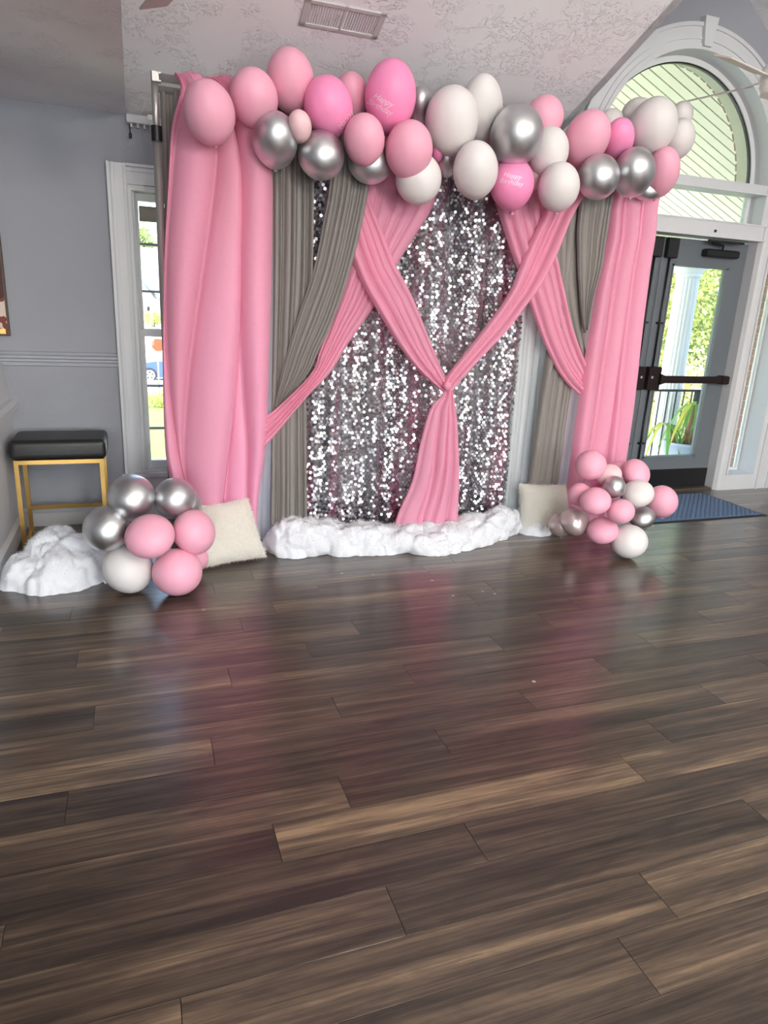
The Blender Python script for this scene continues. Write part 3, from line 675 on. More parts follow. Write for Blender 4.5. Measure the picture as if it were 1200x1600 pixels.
for x in (sx0+.015, sx1-.015):
    for y in (sy0+.012, sy1-.012): MB().box(x-t_, x+t_, y-t_, y+t_, 0, .505).build('leg', M_gold, st)
for y in (sy0+.012, sy1-.012):
    MB().box(sx0+.003, sx1-.003, y-t_, y+t_, .505, .529).build('seat_rail', M_gold, st)
for x in (sx0+.015, sx1-.015):
    MB().box(x-t_, x+t_, sy0+.024, sy1-.024, .505, .529).build('seat_rail', M_gold, st)
    MB().box(x-t_, x+t_, sy0+.024, sy1-.024, .0, .02).build('foot_bar', M_gold, st)
MB().box(sx0+.027, sx1-.027, sy1-.024, sy1, .155, .178).build('stretcher', M_gold, st)
def cushion_pad(x0, x1, y0, y1, z0, z1, r=.03, n=8):
    bm = bmesh.new(); bmesh.ops.create_cube(bm, size=1)
    for v in bm.verts: v.co = Vector((x0+(v.co.x+.5)*(x1-x0), y0+(v.co.y+.5)*(y1-y0), z0+(v.co.z+.5)*(z1-z0)))
    bmesh.ops.bevel(bm, geom=list(bm.edges), offset=r, segments=4, affect='EDGES', profile=.6)
    mb = MB(); bm.verts.index_update(); mb.v = [tuple(v.co) for v in bm.verts]; mb.f = [tuple(v.index for v in f.verts) for f in bm.faces]; bm.free(); return mb
cushion_pad(sx0-.015, sx1+.015, sy0-.012, sy1+.012, .529, .645, .036).build('seat', M_leather, st, True)

# ------------------------------------------------------------------ backdrop stand
BY = 4.0
rodL = at(240, 116, BY); RODZ = rodL.z
BX0, BX1 = .15, 3.24
bs = thing('backdrop_stand', 'silver pipe stand carrying the drapes', 'stand', (1.7, BY, 0))
for x in (BX0, BX1):
    MB().tube([(x, BY+.03, .012), (x, BY+.03, 2.24)], .021, 16).build('upright', M_metal, bs, True)
    MB().tube([(x, BY+.03, 2.2), (x, BY+.03, RODZ+.02)], .0165, 16).build('inner_pole', M_metal, bs, True)
    MB().tube([(x, BY+.03, 2.205), (x, BY+.03, 2.275)], .027, 16).build('collar', M_black, bs, 'auto')
    MB().box(x-.2, x+.2, BY-.17, BY+.23, 0, .012, c=.003).build('base_plate', M_metal, bs)
MB().tube([(BX0+.02, BY, RODZ-.01), (BX1+.03, BY, RODZ-.01)], .019, 16).build('crossbar', M_metal, bs, True)
MB().tube([(BX0, BY+.085, RODZ-.04), (BX1, BY+.085, RODZ-.04)], .016, 16).build('crossbar', M_metal, bs, True)
MB().box(BX0-.012, BX0+.03, BY-.012, BY+.03, RODZ-.03, RODZ+.012).build('hook', M_metal, bs)

# ------------------------------------------------------------------ drapes
def lerp_path(pts, t):
    """pts: list of 3D points, t in 0..1 by length"""
    ls = [0]
    for a, b_ in zip(pts, pts[1:]): ls.append(ls[-1]+(b_-a).length)
    s_ = t*ls[-1]
    for i in range(len(pts)-1):
        if s_ <= ls[i+1] or i == len(pts)-2:
            k = (s_-ls[i])/max(1e-9, ls[i+1]-ls[i])
            # Catmull-Rom between the two points
            p0 = pts[max(i-1, 0)]; p1 = pts[i]; p2 = pts[i+1]; p3 = pts[min(i+2, len(pts)-1)]
            return .5*((2*p1)+(p2-p0)*k+(2*p0-5*p1+4*p2-p3)*k*k+(3*p1-p0-3*p2+p3)*k*k*k)
def drape(name, left, right, m, nple, amp, seed, y, nt=60, sub=8, sharp=.55, irr=.7, label=None, cat='curtain', amp_t=None, y_t=None, wander=.03, parent=None, ruffle=0, group=None):
    """cloth between two edge paths (pixel paths on plane y), folded into nple pleats"""
    rg = random.Random(seed)
    Lp = [at(px, py, y) for px, py in left]; Rp = [at(px, py, y) for px, py in right]
    bd = [0]
    for i in range(nple): bd.append(bd[-1]+1+irr*rg.uniform(-.8, 1.2))
    bd = [b_/bd[-1] for b_ in bd]
    hts = [rg.uniform(.45, 1) for _ in range(nple)]
    pks = [rg.choice((.3, .5, .7, .78)) for _ in range(nple)]
    ph = [rg.uniform(0, 9) for _ in range(nple+1)]
    vs = []; fs = []; ns = nple*sub
    for j in range(nt+1):
        t = j/nt; a = lerp_path(Lp, t); b_ = lerp_path(Rp, t); wid = (b_-a).length
        A = amp*(amp_t(t) if amp_t else 1); dy = y_t(t) if y_t else 0
        bb = [min(1, max(0, bd[i]+(0 if i in (0, nple) else wander*math.sin(ph[i]+t*3.2)*(bd[min(i+1, nple)]-bd[max(i-1, 0)])*4))) for i in range(nple+1)]
        for i in range(nple):
            for k in range(sub+(1 if i == nple-1 else 0)):
                x = k/sub; s_ = bb[i]+(bb[i+1]-bb[i])*x
                pk = pks[i]; q = (pk-x)/pk if x < pk else (x-pk)/(1-pk); h = (1-q**2.0)**sharp if q < 1 else 0
                wv = max(.35, min(1.6, (bb[i+1]-bb[i])*nple))
                f = A*hts[i]*wv*h
                if ruffle: f += ruffle*math.exp(-t*26)*math.sin(s_*150+seed)
                p = a.lerp(b_, s_)
                vs.append((p.x, p.y-f+dy+.004*noise.noise(Vector((s_*4, t*7, seed))), p.z))
    w_ = ns+1
    for j in range(nt):
        for i in range(ns): fs.append((j*w_+i, j*w_+i+1, (j+1)*w_+i+1, (j+1)*w_+i))
    ob = MB().add(vs, fs).build(name, m, parent, True, fix=False)
    if label: tag(ob, label, cat, group)
    return ob
def sstep(a, b_, t):
    k = min(1, max(0, (t-a)/(b_-a))); return k*k*(3-2*k)
def foot(u, y, z=.01):
    """pixel of a point, to end a drape at the floor"""
    d = Vector((u, y, z))-CAM; f = d.dot(FW); return (600+F*d.dot(RT)/f, 800-F*d.dot(UP)/f)
def down(px, py, y, z=.015):
    p = at(px, py, y); return foot(p.x, y, z)

# white satin panels at the back
yw = 4.125
drape('white_drape', [down(390, 250, yw, 2.46), (390, 500), down(386, 560, yw)], [down(470, 250, yw, 2.46), (470, 500), down(466, 560, yw)], M_white_cloth, 5, .03, 31, yw, label='white satin strip peeking out between left pink curtain and grey drape')
drape('white_drape', [down(800, 300, yw, 2.46), (796, 480), down(778, 760, yw)], [down(880, 300, yw, 2.46), (868, 480), down(838, 760, yw)], M_white_cloth, 6, .035, 32, yw, label='white satin drape hanging right of the sequin curtain')
drape('white_drape', [down(885, 300, yw, 2.46), (878, 480), down(852, 730, yw)], [down(960, 300, yw, 2.46), (948, 480), down(908, 730, yw)], M_white_cloth, 7, .03, 33, yw, label='white satin drape behind the right grey drape and pink curtain')
# grey return beside the left pole
yg = 4.10
drape('grey_drape', [down(252, 200, yg, 2.46), (259, 400), (263, 620), down(264, 640, yg)], [down(318, 200, yg, 2.46), (322, 400), (326, 620), down(326, 640, yg)], M_grey, 8, .03, 41, yg, label='grey drape hanging just behind the left upright pole')
# sequin curtain
ys_ = 4.06
sx_l, sx_r = at(480, 640, ys_).x, at(812, 560, ys_).x
sq = thing('sequin_curtain', 'silver sequin curtain hanging in the middle of the backdrop', 'curtain', ((sx_l+sx_r)/2, ys_, 0))
def sq_y(x, z):
    return ys_+.016*math.sin(x*21+1.1*math.sin(z*1.3))+.012*math.sin(x*47+z*.7+2)+.006*noise.noise(Vector((x*8, z*3, 1)))
vs = []; fs = []; nx, nz = 150, 60; zt = RODZ-.06; zb_ = .02
for j in range(nz+1):
    for i in range(nx+1):
        x = sx_l+(sx_r-sx_l)*i/nx; z = zb_+(zt-zb_)*j/nz; vs.append((x, sq_y(x, z)+.012, z))
for j in range(nz):
    for i in range(nx): fs.append((j*(nx+1)+i, j*(nx+1)+i+1, (j+1)*(nx+1)+i+1, (j+1)*(nx+1)+i))
m = mat('sequin_net', (120, 112, 116), .8); n = m.node_tree
tc = n.nodes.new('ShaderNodeTexCoord'); mp = n.nodes.new('ShaderNodeMapping'); mp.inputs['Scale'].default_value = (6.5, 1, .45); t1 = n.nodes.new('ShaderNodeTexNoise'); t1.inputs['Scale'].default_value = 1.6; t1.inputs['Detail'].default_value = 3
crp = n.nodes.new('ShaderNodeValToRGB'); e = crp.color_ramp.elements; e[0].position = .38; e[0].color = srgb(96, 92, 96); e[1].position = .66; e[1].color = srgb(206, 110, 142)
q = e.new(.5); q.color = srgb(176, 174, 178); q = e.new(.57); q.color = srgb(160, 120, 136)
n.links.new(tc.outputs['Object'], mp.inputs[0]); n.links.new(mp.outputs[0], t1.inputs['Vector']); n.links.new(t1.outputs['Fac'], crp.inputs[0]); n.links.new(crp.outputs[0], n.nodes['Principled BSDF'].inputs['Base Color'])
MB().add(vs, fs).build('netting', m, sq, True, fix=False)
rg = random.Random(11); vs = []; fs = []; sp = .0205; rr_ = .0098; row = 0; z = zb_+.01
while z < zt-.01:
    x = sx_l+(sp/2 if row % 2 else 0)+.004
    while x < sx_r-.004:
        jx, jz = x+rg.uniform(-.003, .003), z+rg.uniform(-.003, .003)
        e_ = .004; nx_ = -(sq_y(jx+e_, jz)-sq_y(jx-e_, jz))/(2*e_)
        nn = Vector((-nx_*-1, -1, 0)); nn = Vector((-(nx_)*-1, -1, 0))
        nn = Vector((nx_*-1, -1, 0)).normalized()
        nn = (nn+Vector((rg.gauss(0, .27), 0, rg.gauss(.05, .30)))).normalized()
        a = nn.cross(Vector((0, 0, 1))).normalized(); b_ = nn.cross(a); c_ = Vector((jx, sq_y(jx, jz)-.004-rg.random()*.004, jz)); k = len(vs)
        for q in range(7): vs.append(tuple(c_+(a*math.cos(2*PI*q/7)+b_*math.sin(2*PI*q/7))*rr_))
        fs.append(tuple(range(k, k+7)))
        x += sp
    z += sp*.86; row += 1
M_seq = mat('sequin_metal', (190, 190, 196), .30, 1, noise_scale=40, var=.10)
so_ = MB().add(vs, fs).build('sequins', M_seq, sq, False, fix=False); so_['kind'] = 'stuff'
# grey drapes in front
y1 = 3.975
drape('grey_drape', [down(428, 262, y1, 2.47), (427, 440), (424, 640), (423, 720), down(421, 760, y1)], [down(488, 262, y1, 2.47), (488, 420), (479, 560), (479, 660), down(481, 760, y1)], M_grey, 13, .034, 42, y1, sub=8, sharp=.42, irr=1.0, label='grey pleated drape hanging straight beside left pink curtain', amp_t=lambda t: 1-.55*math.exp(-((t-.68)/.12)**2))
y2 = 3.93
drape('grey_drape', [down(520, 240, y2, 2.47), (515, 283), (505, 346), (489, 424), (466, 493), (443, 571), (429, 640), (424, 668)], [down(585, 240, y2, 2.47), (577, 287), (553, 401), (524, 493), (498, 548), (483, 582), (452, 622), (432, 655)], M_grey, 12, .032, 43, y2, sub=8, sharp=.42, irr=1.0, label='grey drape swept to the left and tucked under the pink swag', amp_t=lambda t: 1-.5*t, y_t=lambda t: .03*sstep(.7, 1, t))
drape('grey_drape', [down(862, 320, y1, 2.47), (866, 400), (874, 470), (893, 535), (914, 585), (922, 600)], [down(905, 320, y1, 2.47), (902, 400), (905, 470), (913, 540), (922, 580), (928, 595)], M_grey, 6, .03, 44, y1, sub=8, sharp=.42, irr=1.0, label='grey drape bundle leaning right behind the right pink swag')
drape('grey_drape', [down(905, 320, y2, 2.47), (902, 345), (902, 400), (904, 450), (908, 500), (912, 520)], [down(963, 305, y2, 2.47), (956, 306), (946, 367), (937, 420), (923, 468), (914, 515)], M_grey, 9, .03, 45, y2, sub=8, sharp=.42, irr=1.0, label='grey drape narrowing downward next to the right pink curtain')
drape('grey_drape', [down(880, 340, 4.0, 2.47), (868, 470), (853, 550), (838, 650), down(825, 740, 4.0)], [down(938, 340, 4.0, 2.47), (922, 470), (900, 560), (884, 660), down(873, 740, 4.0)], M_grey, 7, .034, 46, 4.0, sub=8, sharp=.42, irr=1.0, label='grey pleated drape falling to the floor under the right pink swag')
# pink swags
ya_, yb_s = 3.915, 3.955
drape('pink_swag', [(560, 205), (562, 300), (545, 420), (520, 502), (499, 548), (484, 581), (431, 634), (412, 648)], [(722, 215), (699, 272), (682, 323), (650, 375), (627, 412), (587, 484), (549, 536), (515, 582), (477, 617), (417, 688), (405, 702)], M_pink, 7, .055, 51, yb_s, irr=1.0, sharp=.5, label='pink swag sweeping from the top centre down to the left pink curtain', cat='swag', amp_t=lambda t: .6+.1*sstep(.5, .8, t), y_t=lambda t: .065-.12*sstep(.54, .84, t))
drape('pink_swag', [(505, 210), (525, 295), (550, 390), (590, 484), (639, 562), (684, 606), (696, 612)], [(582, 210), (582, 297), (605, 363), (618, 397), (653, 484), (687, 570), (701, 602), (706, 608)], M_pink, 6, .055, 52, ya_, irr=1.0, sharp=.5, label='pink swag crossing from upper left down to the centre knot', cat='swag', amp_t=lambda t: .75-.35*t, y_t=lambda t: .072*(1-sstep(.44, .62, t)))
drape('pink_swag', [(765, 245), (777, 313), (796, 379), (809, 417), (828, 474), (853, 544), (878, 591), (906, 620)], [(850, 240), (852, 335), (869, 398), (878, 443), (891, 509), (908, 560), (922, 590)], M_pink, 6, .055, 53, yb_s, irr=1.0, sharp=.5, label='pink swag falling from the top right to the right pink curtain', cat='swag', amp_t=lambda t: 1-.35*t, y_t=lambda t: .035-.05*t)
drape('pink_swag', [(882, 255), (850, 335), (828, 382), (812, 420), (796, 458), (764, 503), (701, 583), (694, 594)], [(948, 245), (910, 305), (888, 344), (863, 404), (844, 442), (821, 474), (790, 515), (739, 569), (703, 609), (697, 614)], M_pink, 5, .055, 54, ya_, irr=1.0, sharp=.5, label='pink swag crossing from upper right down to the centre knot', cat='swag', amp_t=lambda t: 1-.55*t, y_t=lambda t: .025-.03*t)
drape('pink_swag', [(695, 604), (690, 618), (672, 640), (656, 696), (644, 752), (620, 808), down(616, 815, 3.9)], [(705, 604), (709, 625), (714, 664), (716, 728), (714, 808), down(713, 815, 3.9)], M_pink, 6, .05, 55, 3.90, label='pink tail hanging below the centre knot to the white fluff', cat='swag', amp_t=lambda t: .35+.65*min(1, t*2))
kp = at(699, 603, 3.87)
MB().lathe([(.0, -.03), (.018, -.024), (.027, -.005), (.027, .008), (.016, .026), (0, .03)], kp, 16).build('tie', M_pink, None, True)
tag(bpy.data.objects['tie'], 'small pink tie gathering the swags at the centre', 'tie')
# outer pink curtains
yp = 3.93
drape('pink_curtain', [(272, 112), (283, 135), (268, 200), (262, 300), (256, 420), (254, 560), (257, 680), (264, 740), down(288, 745, yp)], [(362, 124), (395, 150), (424, 250), (425, 400), (421, 560), (416, 690), (405, 770), down(398, 775, yp)], M_pink, 6, .09, 61, yp, nt=80, sub=18, sharp=.7, irr=1.0, label='tall pink curtain at the left end of the backdrop', ruffle=.012, wander=.11, y_t=lambda t: .05*math.exp(-t*14))
drape('pink_curtain', [down(975, 280, yp, 2.5), (956, 306), (948, 370), (935, 430), (920, 520), (910, 580), (899, 660), down(893, 690, yp)], [down(1040, 290, yp, 2.5), (1027, 310), (1021, 370), (1013, 420), (1003, 500), (992, 600), (985, 660), down(980, 690, yp)], M_pink, 6, .06, 62, yp, nt=80, sub=14, sharp=.75, irr=1.0, label='tall pink curtain at the right end beside the glass door', wander=.05)

# ------------------------------------------------------------------ balloons
def unit_balloon(m):
    prof = []
    for i in range(33):
        ph = PI*i/32; r = math.sin(ph); z = math.cos(ph)
        k = max(0, (ph-1.75)/(PI-1.75)); z *= 1+.09*k*k; r *= 1-.10*math.sin(PI*min(1, k))*k
        prof.append((max(r, .0), z))
    vs = []; fs = []; n = 40
    for r, z in prof[1:-1]:
        for q in range(n): vs.append((r*math.cos(2*PI*q/n), r*math.sin(2*PI*q/n), z))
    for i in range(len(prof)-3):
        for q in range(n): fs.append((i*n+q, (i+1)*n+q, (i+1)*n+(q+1) % n, i*n+(q+1) % n))
    t = len(vs); vs += [(0, 0, prof[0][1]), (0, 0, prof[-1][1])]; l = (len(prof)-3)*n
    for q in range(n): fs.append((t, q, (q+1) % n)); fs.append((t+1, l+(q+1) % n, l+q))
    me = bpy.data.meshes.new('balloon'); me.from_pydata(vs, [], fs); me.materials.append(m)
    me.polygons.foreach_set('use_smooth', [True]*len(me.polygons)); return me
def unit_knot(m):
    mb = MB().lathe([(.04, .10), (.05, .04), (.075, .0), (.06, -.03), (.05, -.05), (.10, -.11), (.12, -.13), (.10, -.13)], (0, 0, -1.12), 10)
    me = bpy.data.meshes.new('knot'); me.from_pydata(mb.v, [], mb.f); me.materials.append(m); me.polygons.foreach_set('use_smooth', [True]*len(me.polygons)); return me
BM = {k: unit_balloon(m) for k, m in BAL.items()}; KM = {k: unit_knot(m) for k, m in BAL.items()}
def balloon(kind, px, py, rx, ry, y, label, group, tilt=0, back=42, text=None, floor_touch=False):
    d = ray(px, py)
    if floor_touch: t = H/(max(rx, ry)/F-d.z)
    else: t = y/d.y
    c = CAM+d*t
    k = t*1.0/F
    a = rx*k; bq = ry*k; th = R(back)
    lng = math.sqrt(max((.8*a)**2, (bq*bq-a*a*math.sin(th)**2)/math.cos(th)**2))/1.03
    view = d.normalized(); up = (UP-view*UP.dot(view)).normalized(); right = view.cross(up)
    ax = up*math.cos(R(tilt))+right*math.sin(R(tilt))           # on-screen direction of the crown
    ax = (ax*math.cos(th)-view*math.sin(th)).normalized()       # crown leans to the viewer, knot goes to the back
    xx = ax.cross(view).normalized(); yy = ax.cross(xx).normalized()
    M_ = Matrix((xx, yy, ax)).transposed().to_4x4(); M_.translation = c
    M_ = M_ @ Matrix.Diagonal((a, a, lng, 1))
    ob = bpy.data.objects.new('balloon', BM[kind]); C.objects.link(ob); ob.matrix_world = M_
    tag(ob, label, 'balloon', group)
    kn = bpy.data.objects.new('knot', KM[kind]); C.objects.link(kn); kn.parent = ob
    if text:
        tx, ty, size, rot = text
        cu = bpy.data.curves.new('print', 'FONT'); cu.body = 'Happy\nBirthday'; cu.align_x = 'CENTER'; cu.shear = .25; cu.resolution_u = 3; cu.space_line = .95
        tmp = bpy.data.objects.new('print_tmp', cu); C.objects.link(tmp); bpy.context.view_layer.update()
        me0 = bpy.data.meshes.new_from_object(tmp.evaluated_get(bpy.context.evaluated_depsgraph_get())); C.objects.unlink(tmp); bpy.data.objects.remove(tmp)
        inv = M_.inverted(); vs = []; cr_c, cr_s = math.cos(R(rot)), math.sin(R(rot))
        o_l = inv @ CAM
        for v in me0.vertices:
            qx, qy = tx+size*(v.co.x*cr_c+v.co.y*cr_s), ty+size*(v.co.x*cr_s-v.co.y*cr_c)
            dl = (inv.to_3x3() @ ray(qx, qy)); A_ = dl.dot(dl); B_ = o_l.dot(dl); C_ = o_l.dot(o_l)-1.006**2
            D_ = max(0, B_*B_-A_*C_); vs.append(tuple(o_l+dl*((-B_-math.sqrt(D_))/A_)))
        mt = bpy.data.meshes.new('lettering'); mt.from_pydata(vs, [], [tuple(p.vertices) for p in me0.polygons]); mt.materials.append(mat('balloon_print', (255, 226, 240), .5, noise_scale=4, var=.02))
        tt = bpy.data.objects.new('lettering', mt); C.objects.link(tt); tt.parent = ob
        tt['label'] = 'pale Happy Birthday lettering'
    return ob
G1 = 'balloons of the garland along the top'
f0, f1, f2, f3 = 3.66, 3.74, 3.82, 3.92
for a in (
 ('pink', 327, 177, 40, 47, f0, 'leftmost pink balloon of the garland, on the left pink curtain', -12),
 ('pink', 397, 154, 37, 43, f1, 'second pink balloon from the left end of the garland', -10),
 ('pink', 454, 127, 37, 46, f2, 'topmost pink balloon on the left part of the garland', -6),
 ('hot', 513, 168, 38, 45, f1, 'bright pink balloon with lettering at its edge, above the small pale one', -10, 28, (543, 190, 13, -52)),
 ('pink', 549, 152, 27, 35, f3, 'dull pink balloon half hidden between the two bright pink printed ones', 0),
 ('hot', 610, 152, 40, 53, f1, 'large bright pink balloon with pale birthday lettering at the top centre', 6, 24, (597, 160, 13, 28)),
 ('pink', 569, 219, 32, 38, f0, 'pink balloon low between the silver balloons left of centre', 0),
 ('pink', 639, 235, 37, 43, f0, 'pink balloon overlapping the white balloon left of the sequins', 8),
 ('silver', 430, 220, 35, 42, f1, 'leftmost silver balloon of the garland', 0),
 ('pale', 468, 198, 19, 24, f0, 'small pale pink balloon between two silver balloons', -5),
 ('silver', 502, 243, 36, 37, f1, 'silver balloon hanging under the bright pink one, left of centre', 0),
 ('silver', 579, 251, 36, 35, f2, 'silver balloon mostly hidden under two pink balloons', 0),
 ('silver', 655, 173, 23, 34, f3, 'dark silver balloon squeezed between printed pink and large white balloon', 8),
 ('white', 654, 280, 36, 38, f1, 'white balloon under the pink one, left of the sequin top', 0),
 ('white', 706, 190, 42, 50, f1, 'large white balloon front of the pair at the top middle', 5),
 ('white', 752, 174, 33, 51, f2, 'tall white balloon behind the large white one at the top middle', 4),
 ('white', 743, 267, 35, 43, f0, 'white balloon hanging over the middle of the sequin curtain', 0),
 ('silver', 698, 252, 19, 24, f3, 'small dark silver balloon hidden between two hanging white balloons', 0),
 ('hot', 766, 220, 16, 22, f3, 'deep pink balloon barely showing left of the large silver one', 0),
 ('hot', 684, 238, 9, 14, f2, 'tiny deep pink balloon beside the big white one', 0),
 ('silver', 807, 212, 41, 45, f0, 'large silver balloon right of the middle of the garland', 14),
 ('pink', 850, 184, 30, 32, f2, 'pink balloon behind the large silver balloon', 20),
 ('hot', 800, 288, 34, 39, f1, 'bright pink balloon with faint lettering below the large silver one', 0, 28, (800, 278, 11, 10)),
 ('white', 856, 238, 32, 37, f1, 'white balloon right of the large silver balloon', 12),
 ('white', 873, 293, 32, 37, f0, 'lowest white balloon on the right part of the garland', 6),
 ('pale', 838, 277, 14, 18, f2, 'small pale balloon peeking out behind the two right white ones', 0),
 ('pink', 917, 217, 34, 42, f1, 'pink balloon above the pair of silver balloons on the right', 28),
 ('white', 955, 187, 18, 15, f3, 'small white balloon top behind the deep pink one', 0),
 ('hot', 967, 218, 23, 31, f1, 'small deep pink balloon on the right part of the garland', 10),
 ('white', 1020, 198, 36, 42, f1, 'big greyish white balloon at the right end of the garland', 18),
 ('white', 996, 180, 25, 25, f3, 'white balloon behind the left shoulder of the big right one', 10),
 ('white', 1065, 180, 17, 20, f3, 'white balloon at the top right corner against the arched window', 10),
 ('white', 1060, 218, 24, 30, f2, 'white balloon right of the big greyish white one', 14),
 ('silver', 935, 277, 32, 34, f0, 'silver balloon over the right grey drape, left one of the pair', 0),
 ('silver', 990, 270, 32, 37, f0, 'silver balloon over the right pink curtain, right one of the pair', 10),
 ('pink', 1034, 270, 26, 37, f1, 'rightmost pink balloon of the garland', 14),
 ('silver', 1012, 291, 24, 20, f2, 'silver balloon tucked under the rightmost pink balloon', 10)):
    kind, px, py, rx, ry, y, lab, *r = a
    balloon(kind, px, py, rx, ry, y, lab, G1, r[0] if r else 0, r[1] if len(r) > 1 else 42, r[2] if len(r) > 2 else None)
G2 = 'balloons of the left floor cluster'
for a in (
 ('silver', 205, 776, 36, 35, 3.50, 'upper left silver balloon of the left floor cluster', -20, 40),
 ('silver', 273, 779, 32, 33, 3.52, 'upper right silver balloon of the left floor cluster', 20, 40),
 ('silver', 293, 786, 24, 22, 3.60, 'silver balloon peeking out right behind the left floor cluster', 60, 20),
 ('silver', 167, 826, 36, 36, 3.46, 'lower left silver balloon of the left floor cluster', -60, 30),
 ('pink', 234, 838, 38, 35, 3.34, 'pink balloon in the middle of the left floor cluster', -20, 50),
 ('pink', 303, 831, 36, 33, 3.44, 'pink balloon at the right of the left floor cluster', 70, 30),
 ('white', 200, 888, 40, 38, 0, 'white balloon at the bottom of the left floor cluster', 60, 30),
 ('pink', 277, 894, 38, 38, 0, 'lowest pink balloon of the left floor cluster', 0, 45),
 ('pink', 307, 873, 18, 20, 3.60, 'pink balloon half hidden behind the left floor cluster', 0, 45)):
    balloon(a[0], *a[1:6], a[6], G2, a[7], a[8], None, a[5] == 0)
G3 = 'balloons of the right floor cluster'
for a in (
 ('pink', 923, 727, 24, 24, 3.52, 'topmost pink balloon of the right floor cluster', 0, 40),
 ('pale', 951, 742, 20, 17, 3.50, 'pale pink balloon behind the small silver one of the right cluster', 0, 40),
 ('pink', 968, 733, 16, 14, 3.66, 'dull pink balloon peeking out at the top of the right cluster', 0, 40),
 ('pink', 994, 739, 23, 20, 3.52, 'pink balloon at the upper right of the right cluster', 60, 30),
 ('silver', 960, 761, 17, 18, 3.38, 'small silver balloon in the middle of the right floor cluster', 0, 40),
 ('white', 997, 771, 24, 22, 3.40, 'white balloon in the middle of the right floor cluster', 0, 45),
 ('pink', 1034, 784, 24, 26, 3.50, 'rightmost pink balloon of the right floor cluster, over the mat', 0, 40),
 ('pink', 930, 783, 24, 22, 3.36, 'pink balloon at the left front of the right cluster', 0, 45),
 ('pink', 970, 799, 21, 20, 3.30, 'small pink balloon in the centre front of the right cluster', 0, 45),
 ('pink', 906, 773, 18, 19, 3.52, 'dull pink balloon at the left back of the right cluster', 0, 40),
 ('hot', 936, 757, 14, 12, 3.60, 'deep pink balloon glimpsed in the gap of the right cluster', 0, 40),
 ('silver', 1003, 808, 20, 18, 3.42, 'dull silver balloon at the right of the right cluster', 0, 40),
 ('pearl', 898, 815, 24, 22, 3.55, 'pearly silver balloon at the left of the right cluster', 50, 30),
 ('pearl', 876, 820, 19, 20, 3.66, 'pearly balloon behind the other one, touching the cushion', 0, 40),
 ('pink', 941, 829, 24, 22, 3.40, 'lowest pink balloon of the right floor cluster', 0, 45),
 ('white', 983, 846, 28, 27, 0, 'white balloon lowest in the right floor cluster', 0, 45)):
    balloon(a[0], *a[1:6], a[6], G3, a[7], a[8], None, a[5] == 0)

# ------------------------------------------------------------------ cotton fluff
def puff(p, k):
    """rounded lumps with creases between them"""
    w_ = p+Vector((noise.noise(p*6), noise.noise(p*6+Vector((5, 1, 2))), noise.noise(p*6+Vector((9, 4, 7)))))*.035
    d1 = noise.voronoi(w_*k)[0][0]; d2 = noise.voronoi(w_*k*2.6+Vector((3, 8, 1)))[0][0]
    return (1-min(1, d1*1.05)**2)*.75+(1-min(1, d2)**2)*.25
def interp(tab, x):
    for (a, b_), (c_, d_) in zip(tab, tab[1:]):
        if x <= c_: 
            t = max(0, (x-a)/(c_-a)); return b_+(d_-b_)*t
    return tab[-1][1]
front = [(.68, 3.93), (.72, 3.82), (.80, 3.77), (.98, 3.77), (1.21, 3.73), (1.45, 3.70), (1.68, 3.63), (1.87, 3.66), (2.15, 3.77), (2.40, 3.89), (2.46, 3.93)]
topz = [(.68, .12), (.78, .20), (.94, .19), (1.18, .16), (1.44, .135), (1.66, .13), (1.89, .135), (2.08, .165), (2.32, .19), (2.46, .12)]
vs = []; fs = []; nu, nv = 260, 56
for i in range(nu+1):
    x = .66+(2.47-.66)*i/nu; yf_ = interp(front, x); yb2 = 4.02; hz = interp(topz, x)
    e_ = min(1, min(x-.655, 2.475-x)/.07)**.5
    yc = (yf_+yb2)/2; ry_ = (yb2-yf_)/2*e_; hz *= e_
    for j in range(nv+1):
        th = PI*j/nv; c_, s_ = math.cos(th), math.sin(th)
        p = Vector((x, yc-ry_*math.copysign(abs(c_)**.8, c_), hz*max(0, s_)**.75)); nrm_ = Vector((0, -c_, s_))
        n_ = puff(p, 9)
        am = .075*e_
        p += nrm_*(n_-.6)*am+Vector((noise.noise(p*14)*.02, 0, 0)); p.z = max(.002, p.z); vs.append(tuple(p))
for i in range(nu):
    for j in range(nv): fs.append((i*(nv+1)+j, (i+1)*(nv+1)+j, (i+1)*(nv+1)+j+1, i*(nv+1)+j+1))
def wisps(vs, fs, n, seed, L_=.02):
    """loose fibres standing off the fluff"""
    rg = random.Random(seed); V_ = []; F_ = []
    for i in range(n):
        f = fs[rg.randrange(len(fs))]; p = [Vector(vs[k]) for k in f]; a, b_ = rg.random(), rg.random()
        q = p[0].lerp(p[1], a).lerp(p[3].lerp(p[2], a), b_); nr = (p[1]-p[0]).cross(p[3]-p[0])
        if nr.length < 1e-9: continue
        nr.normalize(); 
        if nr.z < -.2: nr = -nr
        d = (nr+Vector((rg.gauss(0, .6), rg.gauss(0, .6), rg.gauss(0, .5)))).normalized()*L_*rg.uniform(.4, 1.2); s_ = d.cross(Vector((rg.random(), rg.random(), rg.random()))).normalized()*.0009
        e2 = q+d+Vector((rg.gauss(0, .2), rg.gauss(0, .2), rg.gauss(0, .2)))*L_*.6
        k = len(V_); V_ += [tuple(q-s_), tuple(q+s_), tuple(q+d+s_*.6), tuple(q+d-s_*.6), tuple(e2)]; F_ += [(k, k+1, k+2, k+3), (k+3, k+2, k+4)]
    return MB().add(V_, F_)
ct = MB().add(vs, fs).build('cotton_strip', M_cotton, None, True, fix=False); tag(ct, 'long strip of white cotton fluff along the foot of the backdrop', 'cotton fluff')
